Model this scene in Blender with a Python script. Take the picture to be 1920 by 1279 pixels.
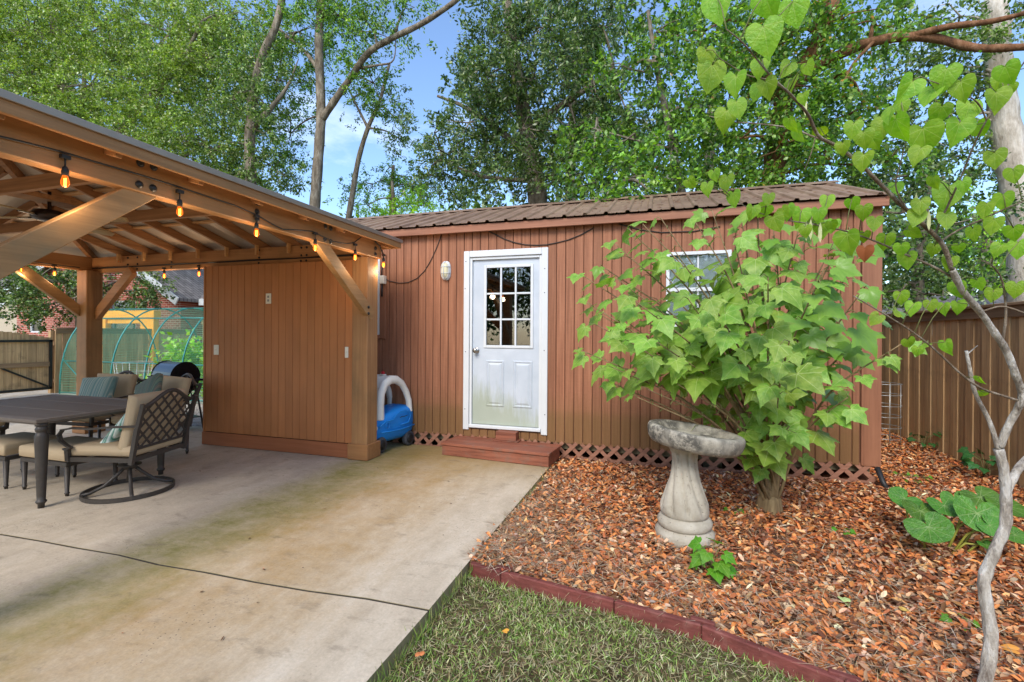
import bpy, math, random
import numpy as np
from mathutils import Vector, Matrix, noise as mnoise
random.seed(7); rng = np.random.default_rng(11)
sc = bpy.context.scene; COL = sc.collection
for o in list(bpy.data.objects): bpy.data.objects.remove(o)
R = math.radians
# ---------------------------------------------------------------- camera
F, U0, V0, YAW, ROLL, H = 880.0, 960.0, 628.0, math.atan(270/880), R(.35), 1.38
cam = bpy.data.cameras.new('camera'); cam.sensor_width = 36; cam.lens = F/1920*36
cam.shift_y = -(639.5-V0)/1920; cam.clip_end = 400; cam.clip_start = .05
co = bpy.data.objects.new('camera', cam); COL.objects.link(co); sc.camera = co
co.matrix_world = Matrix.Translation((0, 0, H)) @ Matrix.Rotation(YAW, 4, 'Z') @ Matrix.Rotation(R(90), 4, 'X') @ Matrix.Rotation(ROLL, 4, 'Z')
# ---------------------------------------------------------------- sky, sun, exposure
SUN_EL, SUN_AZ = 42, 183      # azimuth clockwise from +Y (from behind the camera)
wd = bpy.data.worlds.new('World'); sc.world = wd; wd.use_nodes = True
nt = wd.node_tree; nt.nodes.clear()
out = nt.nodes.new('ShaderNodeOutputWorld'); bg = nt.nodes.new('ShaderNodeBackground')
sky = nt.nodes.new('ShaderNodeTexSky'); sky.sky_type = 'NISHITA'; sky.sun_disc = False
sky.sun_elevation = R(SUN_EL); sky.sun_rotation = R(SUN_AZ); sky.air_density = 1.0; sky.dust_density = .8; sky.ozone_density = 4.0
tc = nt.nodes.new('ShaderNodeTexCoord'); mp = nt.nodes.new('ShaderNodeMapping'); mp.inputs['Scale'].default_value = (1, 1, 2.2)
nz = nt.nodes.new('ShaderNodeTexNoise'); nz.inputs['Scale'].default_value = 2.6; nz.inputs['Detail'].default_value = 9; nz.inputs['Roughness'].default_value = .58
cr = nt.nodes.new('ShaderNodeValToRGB'); cr.color_ramp.elements[0].position = .58; cr.color_ramp.elements[1].position = .95
mx = nt.nodes.new('ShaderNodeMixRGB'); mx.inputs['Color2'].default_value = (6.2, 6.5, 7.0, 1)
L = nt.links.new
L(tc.outputs['Generated'], mp.inputs['Vector']); L(mp.outputs[0], nz.inputs['Vector']); L(nz.outputs['Fac'], cr.inputs['Fac'])
L(cr.outputs['Color'], mx.inputs['Fac']); L(sky.outputs[0], mx.inputs['Color1']); L(mx.outputs[0], bg.inputs['Color'])
bg.inputs['Strength'].default_value = .14
L(bg.outputs[0], out.inputs['Surface'])
sl = bpy.data.lights.new('sun', 'SUN'); sl.energy = 1.45; sl.angle = R(24); sl.color = (1, .95, .86)
so = bpy.data.objects.new('sun', sl); COL.objects.link(so)
sd = Vector((math.sin(R(SUN_AZ))*math.cos(R(SUN_EL)), math.cos(R(SUN_AZ))*math.cos(R(SUN_EL)), math.sin(R(SUN_EL))))
so.rotation_euler = sd.to_track_quat('Z', 'Y').to_euler(); so.location = (0, -5, 12)
sc.view_settings.view_transform = 'Standard'; sc.view_settings.look = 'None'; sc.view_settings.gamma = 1
sc.view_settings.use_curve_mapping = False
sc.view_settings.exposure = 1.2
sc.render.engine = 'CYCLES'
sc.cycles.max_bounces = 4; sc.cycles.diffuse_bounces = 3; sc.cycles.glossy_bounces = 2; sc.cycles.transmission_bounces = 3; sc.cycles.transparent_max_bounces = 8

# ---------------------------------------------------------------- measuring: pixel of the photograph + a known plane -> point
CA, SA = math.cos(YAW), math.sin(YAW)
def ray(u, v):
    x = (u-U0)/F; y = -(v-V0)/F
    x, y = x*math.cos(ROLL)-y*math.sin(ROLL), x*math.sin(ROLL)+y*math.cos(ROLL)
    return Vector((x*CA-SA, x*SA+CA, y))
CAM = Vector((0, 0, H))
def PY(u, v, Y): d = ray(u, v); return CAM+d*(Y/d.y)
def PX(u, v, X): d = ray(u, v); return CAM+d*(X/d.x)
def PZ(u, v, Z=0): d = ray(u, v); return CAM+d*((Z-H)/d.z)
def PD(u, v, D): return CAM+ray(u, v)*D
# ---------------------------------------------------------------- objects
def tag(o, label, cat, group=None):
    o['label'] = label; o['category'] = cat
    if group: o['group'] = group
    return o
def thing(name, label, cat, loc=(0, 0, 0), rz=0, group=None):
    o = bpy.data.objects.new(name, None); COL.objects.link(o); o.empty_display_size = .1
    o.location = loc; o.rotation_euler = (0, 0, rz)
    return tag(o, label, cat, group)
def struct(o): o['kind'] = 'structure'; return o
def wloc(p):
    v = Vector((0, 0, 0))
    while p is not None: v = v+p.location; p = p.parent
    return v
class MB:
    def __init__(s): s.v = []; s.f = []; s.sm = []
    def add(s, vs, fs, sm=False):
        b = len(s.v); s.v += [Vector(q) for q in vs]; s.f += [tuple(b+i for i in f) for f in fs]; s.sm += [sm]*len(fs); return s
    def box(s, x0, y0, z0, x1, y1, z1):
        x0, x1 = sorted((x0, x1)); y0, y1 = sorted((y0, y1)); z0, z1 = sorted((z0, z1))
        return s.add([(x0,y0,z0),(x1,y0,z0),(x1,y1,z0),(x0,y1,z0),(x0,y0,z1),(x1,y0,z1),(x1,y1,z1),(x0,y1,z1)],
                     [(0,3,2,1),(4,5,6,7),(0,1,5,4),(1,2,6,5),(2,3,7,6),(3,0,4,7)])
    def bar(s, a, b, w, h, up=(0, 0, 1)):          # rectangular bar from a to b: w across, h along up
        a, b = Vector(a), Vector(b); d = (b-a).normalized(); up = Vector(up)
        x = d.cross(up); x = x.normalized() if x.length > 1e-5 else Vector((1, 0, 0)); z = x.cross(d).normalized()
        vs = []
        for p in (a, b):
            for i, j in ((-1,-1),(1,-1),(1,1),(-1,1)): vs.append(p+x*(i*w/2)+z*(j*h/2))
        return s.add(vs, [(0,1,2,3),(7,6,5,4),(0,4,5,1),(1,5,6,2),(2,6,7,3),(3,7,4,0)])
    def tube(s, pts, rad, n=8, cap=True, sm=True, jit=0, fq=12.):
        pts = [Vector(p) for p in pts]; m = len(pts)
        if not hasattr(rad, '__len__'): rad = [rad]*m
        vs = []; fs = []; prev = None
        for i, p in enumerate(pts):
            d = (pts[min(i+1, m-1)]-pts[max(i-1, 0)]).normalized()
            x = prev if prev is not None else (Vector((0, 0, 1)) if abs(d.z) < .9 else Vector((1, 0, 0)))
            x = (x-d*x.dot(d))
            x = x.normalized() if x.length > 1e-6 else d.orthogonal().normalized()
            y = d.cross(x); prev = x
            for k in range(n):
                a = 2*math.pi*k/n; dv = (x*math.cos(a)+y*math.sin(a)); vs.append(p+dv*rad[i]*(1+(jit*(mnoise.noise(Vector((p.x+dv.x*rad[i], p.y+dv.y*rad[i], (p.z+dv.z*rad[i])*.3))*fq)+.6*mnoise.noise(Vector((p.x+dv.x*rad[i], p.y+dv.y*rad[i], (p.z+dv.z*rad[i])*.3))*fq*2.7)) if jit else 0)))
        for i in range(m-1):
            for k in range(n):
                fs.append((i*n+k, i*n+(k+1) % n, (i+1)*n+(k+1) % n, (i+1)*n+k))
        if cap: fs += [tuple(range(n-1, -1, -1)), tuple(range((m-1)*n, m*n))]
        return s.add(vs, fs, sm)
    def lathe(s, prof, c=(0, 0, 0), n=24, fn=None, sm=True):
        c = Vector(c); vs = []; fs = []; m = len(prof)
        for i, (r, z) in enumerate(prof):
            for k in range(n):
                a = 2*math.pi*k/n; rr = r*(fn(a, z, i) if fn else 1)
                vs.append(c+Vector((rr*math.cos(a), rr*math.sin(a), z)))
        for i in range(m-1):
            for k in range(n): fs.append((i*n+k, i*n+(k+1) % n, (i+1)*n+(k+1) % n, (i+1)*n+k))
        fs += [tuple(range(n-1, -1, -1)), tuple(range((m-1)*n, m*n))]
        return s.add(vs, fs, sm)
    def sphere(s, c, r, n=12, m=8, sc=(1, 1, 1)):
        prof = [(max(1e-4, math.sin(math.pi*i/m))*r, -math.cos(math.pi*i/m)*r*sc[2]) for i in range(m+1)]
        b = len(s.v); s.lathe(prof, (0, 0, 0), n)
        for i in range(b, len(s.v)): q = s.v[i]; s.v[i] = Vector((q.x*sc[0], q.y*sc[1], q.z))+Vector(c)
        return s
    def xf(s, M, i0=0):
        for i in range(i0, len(s.v)): s.v[i] = M @ s.v[i]
        return s
    def mesh(s, name, mat, off=Vector((0, 0, 0))):
        me = bpy.data.meshes.new(name); me.from_pydata([tuple(q-off) for q in s.v], [], s.f)
        me.polygons.foreach_set('use_smooth', s.sm)
        if mat: me.materials.append(mat)
        me.update(); return me
    def build(s, name, mat, parent=None, bev=0, local=False, seg=1):
        off = Vector((0, 0, 0)) if (local or parent is None) else wloc(parent)
        o = bpy.data.objects.new(name, s.mesh(name, mat, off)); COL.objects.link(o)
        if parent: o.parent = parent
        if bev:
            b = o.modifiers.new('bevel', 'BEVEL'); b.width = bev; b.segments = seg; b.limit_method = 'ANGLE'; b.angle_limit = R(40)
        return o
def inst(name, me, parent, loc=(0, 0, 0), rot=None, sc_=None, mw=None):
    o = bpy.data.objects.new(name, me); COL.objects.link(o); o.parent = parent
    if mw is not None: o.matrix_local = mw
    else:
        o.location = loc
        if rot: o.rotation_euler = rot
        if sc_: o.scale = sc_
    return o
# ---------------------------------------------------------------- materials
def srgb(r, g, b):
    f = lambda c: (c/12.92 if c <= .04045 else ((c+.055)/1.055)**2.4)
    return tuple(f(x/255) for x in (r, g, b))+(1,)
class NT:
    def __init__(s, name):
        s.m = bpy.data.materials.new(name); s.m.use_nodes = True; s.t = s.m.node_tree; s.t.nodes.clear()
        s.o = s.n('OutputMaterial'); s.b = s.n('BsdfPrincipled'); s.l(s.b.outputs[0], s.o.inputs[0])
        s.co = s.n('TexCoord').outputs['Object']
    def n(s, k): return s.t.nodes.new('ShaderNode'+k)
    def l(s, a, b): s.t.links.new(a, b)
    def map(s, scale=(1,1,1), src=None, rot=(0,0,0), loc=None):
        m = s.n('Mapping'); m.inputs['Scale'].default_value = scale; m.inputs['Rotation'].default_value = rot
        s.l(src or s.co, m.inputs['Vector'])
        if loc is not None: s.l(loc, m.inputs['Location'])
        return m.outputs[0]
    def noise(s, sc=5, det=5, rough=.55, vec=None):
        n = s.n('TexNoise'); n.inputs['Scale'].default_value = sc; n.inputs['Detail'].default_value = det; n.inputs['Roughness'].default_value = rough
        s.l(vec or s.co, n.inputs['Vector']); return n.outputs['Fac']
    def ramp(s, fac, *st):
        r = s.n('ValToRGB'); e = r.color_ramp.elements
        while len(e) < len(st): e.new(.5)
        for i, (p, c) in enumerate(st):
            e[i].position = p; e[i].color = c if hasattr(c, '__len__') else (c, c, c, 1)
        s.l(fac, r.inputs['Fac']); return r.outputs['Color']
    def mix(s, a, b, fac, mode='MIX'):
        m = s.n('MixRGB'); m.blend_type = mode
        for sock, x in ((m.inputs['Color1'], a), (m.inputs['Color2'], b), (m.inputs['Fac'], fac)):
            if isinstance(x, (int, float)): sock.default_value = x if sock.type == 'VALUE' else (x, x, x, 1)
            elif isinstance(x, tuple): sock.default_value = x
            else: s.l(x, sock)
        return m.outputs[0]
    def math(s, op, a, b=0.0, c=0.0):
        m = s.n('Math'); m.operation = op
        for i, x in enumerate((a, b, c)):
            if isinstance(x, (int, float)): m.inputs[i].default_value = x
            else: s.l(x, m.inputs[i])
        return m.outputs[0]
    def sep(s, v=None):
        n = s.n('SeparateXYZ'); s.l(v or s.co, n.inputs[0]); return n.outputs
    def rnd(s): return s.n('ObjectInfo').outputs['Random']
    def rndvec(s, k=37.0):
        c = s.n('CombineXYZ'); r = s.rnd(); s.l(s.math('MULTIPLY', r, k), c.inputs[0]); s.l(s.math('MULTIPLY', r, k*1.7), c.inputs[1]); s.l(s.math('MULTIPLY', r, k*.6), c.inputs[2]); return c.outputs[0]
    def hsv(s, col, h=.5, sa=1., v=1.):
        n = s.n('HueSaturation'); 
        for k, x in (('Hue', h), ('Saturation', sa), ('Value', v)):
            if isinstance(x, (int, float)): n.inputs[k].default_value = x
            else: s.l(x, n.inputs[k])
        s.l(col, n.inputs['Color']); return n.outputs[0]
    def bump(s, h, st=.3, d=.01):
        b = s.n('Bump'); b.inputs['Strength'].default_value = st; b.inputs['Distance'].default_value = d; s.l(h, b.inputs['Height']); s.l(b.outputs[0], s.b.inputs['Normal']); return b
    def fin(s, col=None, rough=.7, spec=.3, metal=0):
        if col is not None:
            if isinstance(col, tuple): s.b.inputs['Base Color'].default_value = col
            else: s.l(col, s.b.inputs['Base Color'])
        if isinstance(rough, (int, float)): s.b.inputs['Roughness'].default_value = rough
        else: s.l(rough, s.b.inputs['Roughness'])
        s.b.inputs['Specular IOR Level'].default_value = spec; s.b.inputs['Metallic'].default_value = metal
        return s.m
def wood(name, c1, c2, axis=2, rough=.65, var=.25, grain=1.0, bump=.25, stain=None, spec=.3):
    """stained or painted timber, grain running along axis; every board gets its own tone and grain offset"""
    w = NT(name); s = [30*grain]*3; s[axis] = 1.2
    v = w.map(tuple(s), loc=w.rndvec())
    g = w.noise(1.0, 8, .65, v)
    col = w.ramp(g, (.28, c2), (.62, c1))
    big = w.noise(1.7, 3, .5, w.map((1, 1, 1), loc=w.rndvec(11)))
    col = w.hsv(col, .5, 1.0, w.math('ADD', w.math('MULTIPLY', big, .5), .75))
    col = w.hsv(col, .5, 1.0, w.math('ADD', w.math('MULTIPLY', w.rnd(), var), 1-var/2))
    if stain: col = w.mix(col, stain[0], w.ramp(w.noise(stain[1], 5, .6), (stain[2], 0.), (stain[2]+.2, stain[3])))
    f = [90*grain]*3; f[axis] = 3
    w.bump(w.noise(1., 6, .7, w.map(tuple(f), loc=w.rndvec())), bump, .004)
    return w.fin(col, rough, spec)
def plain(name, c, rough=.5, metal=0, spec=.4, var=.12, sc_=14, bump=.08, bsc=60):
    w = NT(name); n = w.noise(sc_, 6, .6)
    col = w.hsv(w.mix(c, c, 0.), .5, 1, w.math('ADD', w.math('MULTIPLY', n, var*2), 1-var))
    if bump: w.bump(w.noise(bsc, 4, .6), bump, .004)
    return w.fin(col, rough, spec, metal)
# ---- particular materials
M = {}
SID1, SID2 = srgb(152, 102, 75), srgb(122, 78, 56)
def siding():
    w = NT('painted_siding')
    v = w.map((38, 38, 1.3), loc=w.rndvec()); g = w.noise(1., 8, .62, v)
    col = w.ramp(g, (.25, SID2), (.55, SID1), (.8, srgb(172, 120, 91)))
    h = w.noise(1., 4, .6, w.map((18, 18, 60), loc=w.rndvec(5)))
    col = w.hsv(col, .5, 1, w.math('ADD', w.math('MULTIPLY', h, .22), .89))
    col = w.hsv(col, .5, 1, w.math('ADD', w.math('MULTIPLY', w.rnd(), .2), .88))
    z = w.math('SUBTRACT', w.sep(w.n('NewGeometry').outputs['Position'])[2], .12)     # algae rising from the wet foot of the wall, ragged height
    zz = w.math('ADD', z, w.math('MULTIPLY', w.noise(3.5, 6, .65), -.6))
    al = w.ramp(zz, (-.1, .75), (.3, .0))
    col = w.mix(col, srgb(105, 84, 44), w.math('MULTIPLY', al, .8))
    w.bump(w.math('ADD', w.noise(1., 7, .7, w.map((120, 120, 5), loc=w.rndvec())), h), .45, .004)
    return w.fin(col, .72, .25)
M['siding'] = siding()
M['groove'] = plain('siding_groove', srgb(100, 64, 46), .85, var=.2)
M['trim_brown'] = wood('trim_brown', srgb(158, 108, 82), srgb(130, 84, 62), 0, .6)
M['trim_brown_v'] = wood('trim_brown_vertical', srgb(156, 106, 78), srgb(130, 84, 60), 2, .6)
M['gwood_x'] = wood('gazebo_wood_x', srgb(174, 124, 78), srgb(150, 102, 62), 0, .55, stain=(srgb(128, 100, 62), 2.2, .55, .6))
M['gwood_y'] = wood('gazebo_wood_y', srgb(174, 126, 80), srgb(150, 104, 62), 1, .55, stain=(srgb(130, 102, 64), 1.6, .52, .6))
M['gwood_z'] = wood('gazebo_wood_z', srgb(168, 124, 80), srgb(142, 100, 62), 2, .55, stain=(srgb(120, 98, 64), 2.0, .5, .6))
M['gwood_b'] = wood('gazebo_brace_wood', srgb(172, 130, 84), srgb(142, 106, 66), 1, .6, stain=(srgb(120, 106, 78), 2.4, .48, .7))
M['raft'] = wood('rafter_wood', srgb(172, 124, 82), srgb(130, 90, 58), 0, .65)
M['raft_y'] = wood('rafter_wood_y', srgb(172, 124, 82), srgb(130, 90, 58), 1, .65)
M['purlin'] = wood('purlin_wood', srgb(206, 160, 108), srgb(176, 126, 80), 0, .7)
M['panelw'] = wood('panel_boards', srgb(184, 120, 72), srgb(174, 112, 66), 2, .6, var=.08, bump=.12, stain=(srgb(160, 110, 62), 1.3, .5, .4))
M['panelg'] = plain('panel_gap', srgb(70, 40, 22), .9)
M['skirt'] = wood('panel_skirt', srgb(166, 102, 66), srgb(148, 88, 54), 0, .6, var=.05)
def metal_roof():
    w = NT('brown_metal_roofing'); n = w.noise(2.2, 8, .65); d = w.noise(30, 5, .7)
    col = w.ramp(n, (.3, srgb(124, 96, 76)), (.55, srgb(154, 124, 100)), (.75, srgb(176, 150, 124)))
    col = w.mix(col, srgb(78, 52, 40), w.ramp(d, (.6, 0.), (.72, .7)))
    col = w.hsv(col, .5, 1, w.math('ADD', w.math('MULTIPLY', w.rnd(), .16), .92))
    w.bump(d, .15, .003); return w.fin(col, .5, .4, .25)
M['roof'] = metal_roof()
M['deck'] = plain('gazebo_deck_underside', srgb(196, 178, 156), .55, .2, var=.2, sc_=3, bump=0)
M['drip'] = plain('drip_edge', srgb(158, 142, 126), .45, .5, var=.15)
M['black'] = plain('black_metal', srgb(52, 50, 48), .45, .5, var=.15)
M['blackp'] = plain('black_plastic', srgb(38, 38, 38), .5, 0, var=.1)
M['white'] = plain('white_trim_paint', srgb(206, 208, 208), .45, 0, var=.06, sc_=6)
def door_paint():
    w = NT('door_paint'); n = w.noise(3, 6, .6)
    col = w.ramp(n, (.3, srgb(176, 184, 192)), (.7, srgb(194, 200, 207)))
    s = w.sep(); z = s[2]; x = s[0]
    st = w.noise(1, 6, .7, w.map((18, 18, 2.5)))
    zz = w.math('ADD', w.math('MULTIPLY', z, 1.6), w.math('ADD', w.math('MULTIPLY', x, .75), w.math('MULTIPLY', st, -1.1)))
    col = w.mix(col, srgb(150, 156, 122), w.math('MULTIPLY', w.ramp(zz, (-.25, .9), (.45, 0.)), .75))
    w.bump(w.noise(50, 4, .6), .05, .003); return w.fin(col, .42, .4)
M['door'] = door_paint()
def glass():
    w = NT('window_glass'); w.t.nodes.remove(w.b)
    t = w.n('BsdfTransparent'); g = w.n('BsdfGlossy'); g.inputs['Roughness'].default_value = .01; t.inputs[0].default_value = (.82, .86, .86, 1)
    fr = w.n('Fresnel'); fr.inputs[0].default_value = 1.5
    f2 = w.math('ADD', w.math('MULTIPLY', fr.outputs[0], .9), .05); m = w.n('MixShader'); w.l(f2, m.inputs[0]); w.l(t.outputs[0], m.inputs[1]); w.l(g.outputs[0], m.inputs[2])
    w.l(m.outputs[0], w.o.inputs[0]); return w.m
M['glass'] = glass()
M['chrome'] = plain('satin_nickel', srgb(170, 165, 158), .3, 1, var=.05, bump=0)
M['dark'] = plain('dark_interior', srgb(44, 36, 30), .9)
M['pier'] = plain('weathered_pier', srgb(120, 108, 84), .9, var=.2)
M['pane_sheet'] = plain('white_pane_sheet', srgb(240, 240, 243), .8, var=.05)  # near-white: house curtains, and the painted sky reflection in the shed windows
M['lattice'] = wood('lattice_strip', srgb(158, 112, 90), srgb(130, 88, 68), 0, .7, var=.2)
M['stepw'] = wood('step_wood', srgb(146, 88, 66), srgb(104, 60, 44), 0, .65, var=.2, bump=.6, stain=(srgb(118, 96, 82), 7, .52, .7))
def concrete():
    w = NT('patio_concrete'); s = w.sep(); x, y = s[0], s[1]
    n1 = w.noise(1.1, 7, .6); n2 = w.noise(6, 8, .65, w.map((1, .35, 1), rot=(0, 0, R(-8)))); n3 = w.noise(70, 4, .7); n4 = w.noise(2.6, 6, .6)
    base = w.ramp(n2, (.25, srgb(172, 157, 135)), (.5, srgb(192, 176, 152)), (.75, srgb(204, 190, 168)))
    wob = w.math('ADD', x, w.math('MULTIPLY', w.math('SUBTRACT', n1, .5), .55))
    wob = w.math('ADD', wob, w.math('MULTIPLY', w.math('SUBTRACT', n2, .5), .5)); wob = w.math('ADD', wob, w.math('MULTIPLY', w.math('SUBTRACT', w.noise(24, 6, .75), .5), .35))
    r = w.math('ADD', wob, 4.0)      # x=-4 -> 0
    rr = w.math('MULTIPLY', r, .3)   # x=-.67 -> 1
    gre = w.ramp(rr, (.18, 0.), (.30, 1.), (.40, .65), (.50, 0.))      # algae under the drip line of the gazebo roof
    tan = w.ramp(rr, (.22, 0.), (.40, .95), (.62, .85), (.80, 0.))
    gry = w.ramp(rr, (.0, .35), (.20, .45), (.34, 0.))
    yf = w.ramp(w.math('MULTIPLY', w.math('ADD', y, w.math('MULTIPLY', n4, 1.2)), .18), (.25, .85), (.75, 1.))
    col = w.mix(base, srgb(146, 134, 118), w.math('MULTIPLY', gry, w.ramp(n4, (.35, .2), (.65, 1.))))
    mot = w.ramp(w.noise(11, 9, .75), (.34, .62), (.60, 1.)); mot2 = w.ramp(w.noise(7, 9, .8, w.map((1, 1.8, 1))), (.38, .6), (.58, 1.))
    tan = w.math('MULTIPLY', tan, mot); gre = w.math('MULTIPLY', gre, mot2)
    col = w.mix(col, srgb(162, 130, 80), w.math('MULTIPLY', w.math('MULTIPLY', tan, yf), w.ramp(n4, (.25, .45), (.65, 1.))))
    col = w.mix(col, srgb(116, 112, 48), w.math('MULTIPLY', w.math('MULTIPLY', gre, yf), w.ramp(n4, (.3, .5), (.6, 1.))))
    back = w.ramp(w.math('MULTIPLY', w.math('ADD', y, w.math('MULTIPLY', n1, .8)), .18), (.78, 0.), (.95, .7))
    col = w.mix(col, srgb(138, 112, 62), w.math('MULTIPLY', back, w.ramp(w.math('ADD', x, 3.6), (.3, 0.), (.9, 1.))))
    col = w.mix(col, srgb(104, 92, 76), w.ramp(w.noise(4.0, 8, .7, w.map((1, 2.2, 1))), (.56, 0.), (.74, .6)))
    vo = w.n('TexVoronoi'); vo.inputs['Scale'].default_value = 42; w.l(w.co, vo.inputs['Vector'])
    pits = w.math('MULTIPLY', w.ramp(vo.outputs['Distance'], (.10, 1.), (.18, 0.)), w.ramp(w.noise(2.0, 4, .6), (.5, 0.), (.62, 1.)))
    col = w.mix(col, srgb(72, 60, 50), w.math('MULTIPLY', pits, .8))
    col = w.hsv(col, .5, 1, w.math('ADD', w.math('ADD', w.math('MULTIPLY', n3, .55), w.math('MULTIPLY', w.noise(16, 6, .7), .35)), .55))
    nzz = w.sep(w.n('NewGeometry').outputs['True Normal'])[2]; col = w.mix(col, w.ramp(n4, (.3, srgb(126, 118, 82)), (.7, srgb(170, 152, 118))), w.math('LESS_THAN', nzz, .5))    # mossy slab edges
    w.bump(w.math('ADD', n3, w.math('MULTIPLY', pits, -2.)), .25, .004)
    return w.fin(col, .85, .25)
M['concrete'] = concrete()
M['joint'] = plain('joint_dirt', srgb(62, 54, 44), .95)
def soil(name, a, b, c): 
    w = NT(name); col = w.ramp(w.noise(5, 9, .7), (.3, a), (.5, b), (.7, c)); w.bump(w.noise(30, 6, .7), .8, .02); return w.fin(col, .95, .1)
M['mulch'] = soil('mulch_soil', srgb(60, 36, 24), srgb(96, 58, 38), srgb(130, 80, 52))
M['lawn'] = soil('lawn_soil', srgb(66, 56, 40), srgb(92, 82, 56), srgb(84, 86, 50))
M['earth'] = soil('woodland_floor', srgb(70, 66, 40), srgb(98, 92, 60), srgb(90, 104, 58))
M['gravelm'] = soil('gravel', srgb(140, 128, 112), srgb(176, 166, 150), srgb(196, 188, 174))
M['edging'] = wood('edging_timber', srgb(124, 66, 58), srgb(90, 46, 40), 0, .75, var=.25, bump=.9, stain=(srgb(150, 104, 92), 11, .54, .55))
M['fence'] = wood('fence_board', srgb(204, 166, 118), srgb(154, 120, 82), 2, .8, var=.35, bump=.5, stain=(srgb(72, 54, 40), 3.5, .55, .6))
M['fence_o'] = wood('fence_board_far', srgb(150, 134, 96), srgb(120, 106, 72), 2, .85, var=.3)
M['fence_h'] = wood('fence_rail', srgb(152, 122, 90), srgb(114, 90, 64), 1, .8)

# ================================================================ setting: ground
def sheet(name, pts, z, mat, th=None):
    b = MB(); n = len(pts); vs = [(x, y, z) for x, y in pts]
    if th: vs += [(x, y, z-th) for x, y in pts]
    fs = [tuple(range(n))]
    if th: fs += [(i, (i+1) % n, (i+1) % n+n, i+n)[::-1] for i in range(n)]
    b.add(vs, fs); return b.build(name, mat)
struct(sheet('ground', [(-70, -30), (60, -30), (60, 90), (-70, 90)], -.16, M['earth']))
struct(sheet('lawn', [(-1.3, -4), (8, -4), (8, 2.9), (-1.3, 2.9)], -.085, M['lawn'], .06))
def bed_z(x, y):
    return -.045+.05*math.exp(-((x-.6)**2/1.6+(y-3.9)**2/1.4))+.018*math.sin(2.3*x+1)*math.sin(1.9*y)
def mulch():
    xs = np.linspace(-1.12, 3.6, 60); ys = np.linspace(1.3, 9.6, 90); b = MB(); vs = []; fs = []
    def edge(x): return 2.66-.17*(x+1.06) if x < .2 else (2.445-.42*(x-.2) if x < .72 else 2.227-.5*(x-.72))
    for j, y in enumerate(ys):
        for x in xs:
            yy = edge(x)+.02+(9.6-edge(x)-.02)*(j/(len(ys)-1))**1.25
            vs.append((x, yy, bed_z(x, yy)))
    n = len(xs)
    for j in range(len(ys)-1):
        for i in range(n-1): fs.append((j*n+i, j*n+i+1, (j+1)*n+i+1, (j+1)*n+i))
    b.add(vs, fs, True); return struct(b.build('mulch_bed', M['mulch']))
mulch()
def edge_y(x): return 2.66-.17*(x+1.06) if x < .2 else (2.445-.42*(x-.2) if x < .72 else 2.227-.5*(x-.72))
struct(sheet('gravel_yard', [(-15.6, 5.32), (-5.2, 5.32), (-5.2, 11.6), (-15.6, 11.6)], -.04, M['gravelm'], .08))
struct(sheet('gravel_path', [(-15.6, -4), (-9.3, -4), (-9.3, 5.315), (-15.6, 5.315)], -.044, M['gravelm'], .08))
# patio: cast slabs with open joints
patio = bpy.data.objects.new('patio', None); COL.objects.link(patio); struct(patio)
def slab(pts):
    n = len(pts); b = MB(); b.add([(x, y, 0) for x, y in pts]+[(x, y, -.14) for x, y in pts], [tuple(range(n)), tuple(range(2*n-1, n-1, -1))]+[(i, i+n, (i+1) % n+n, (i+1) % n) for i in range(n)])
    return b.build('slab', M['concrete'], patio)
def jy(x): return 2.06+.06*(x+3.1)/2.0-.015*math.sin(x*2.1)+.008*math.sin(x*7.3)   # the wandering joint
jx = [-1.08-.35*i for i in range(24)]
slab([(x, jy(x)+.0085) for x in reversed(jx)]+[(-1.08, 3.2), (-1.055, 5.27), (-9.13, 5.27)])
slab([(-9.13, -3.5), (-1.12, -3.5), (-1.10, 1.2)]+[(x, jy(x)-.0085) for x in jx])
b = MB(); b.add([(x, jy(x)-.02, -.003) for x in jx]+[(x, jy(x)+.02, -.003) for x in jx], [(i, i+1, i+25, i+24) for i in range(23)]); b.build('joint_filler', M['joint'], patio)

# ================================================================ shed
YF = 5.3
shed = thing('shed', 'long brown shed with vertical board siding, ribbed metal roof and white door', 'shed', (-1.5, 6.7, 0))
ZS, ZT = .172, 2.66
SX0, SX1 = -5.2, 2.035
DOOR = (-2.235, -1.19, .232, 2.39)      # outer edge of the white trim
WIN = (.10, .74, 1.47, 2.27)            # window behind the shrub
WIN2 = (-4.15, -3.40, 1.37, 2.36)       # window behind the gazebo corner
# structural shell
b = MB()
cuts = [DOOR, WIN, WIN2]
xs = sorted({SX0, SX1, *[c for d in cuts for c in (d[0]+.03, d[1]-.03)]})
for x0, x1 in zip(xs, xs[1:]):
    xm = (x0+x1)/2; hole = [d for d in cuts if d[0] < xm < d[1]]
    if hole:
        d = hole[0]; b.box(x0, YF, ZS+.002, x1, YF+.07, d[2]+.03); b.box(x0, YF, d[3]-.03, x1, YF+.07, ZT)
    else: b.box(x0, YF, ZS+.002, x1, YF+.07, ZT)
wall = b.build('front_wall', M['groove'], shed)
b = MB(); b.box(SX0+.001, YF+.072, ZS, SX0+.08, 8.1, ZT); b.box(SX1-.08, YF+.072, ZS, SX1-.001, 8.1, ZT); b.box(SX0+.082, 8.0, ZS, SX1-.082, 8.1, ZT); b.box(SX0+.082, YF+.074, ZS, SX1-.082, 7.99, ZS+.05)
b.add([(SX0+.04, YF+.05, ZT+.002), (SX0+.04, 8.1, ZT+.002), (SX0+.04, 6.7, 3.2)], [(0, 1, 2)]); b.add([(SX1-.04, YF+.05, ZT+.002), (SX1-.04, 8.1, ZT+.002), (SX1-.04, 6.7, 3.2)], [(0, 1, 2)])
b.build('side_and_back_walls', M['siding'], shed)
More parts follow.
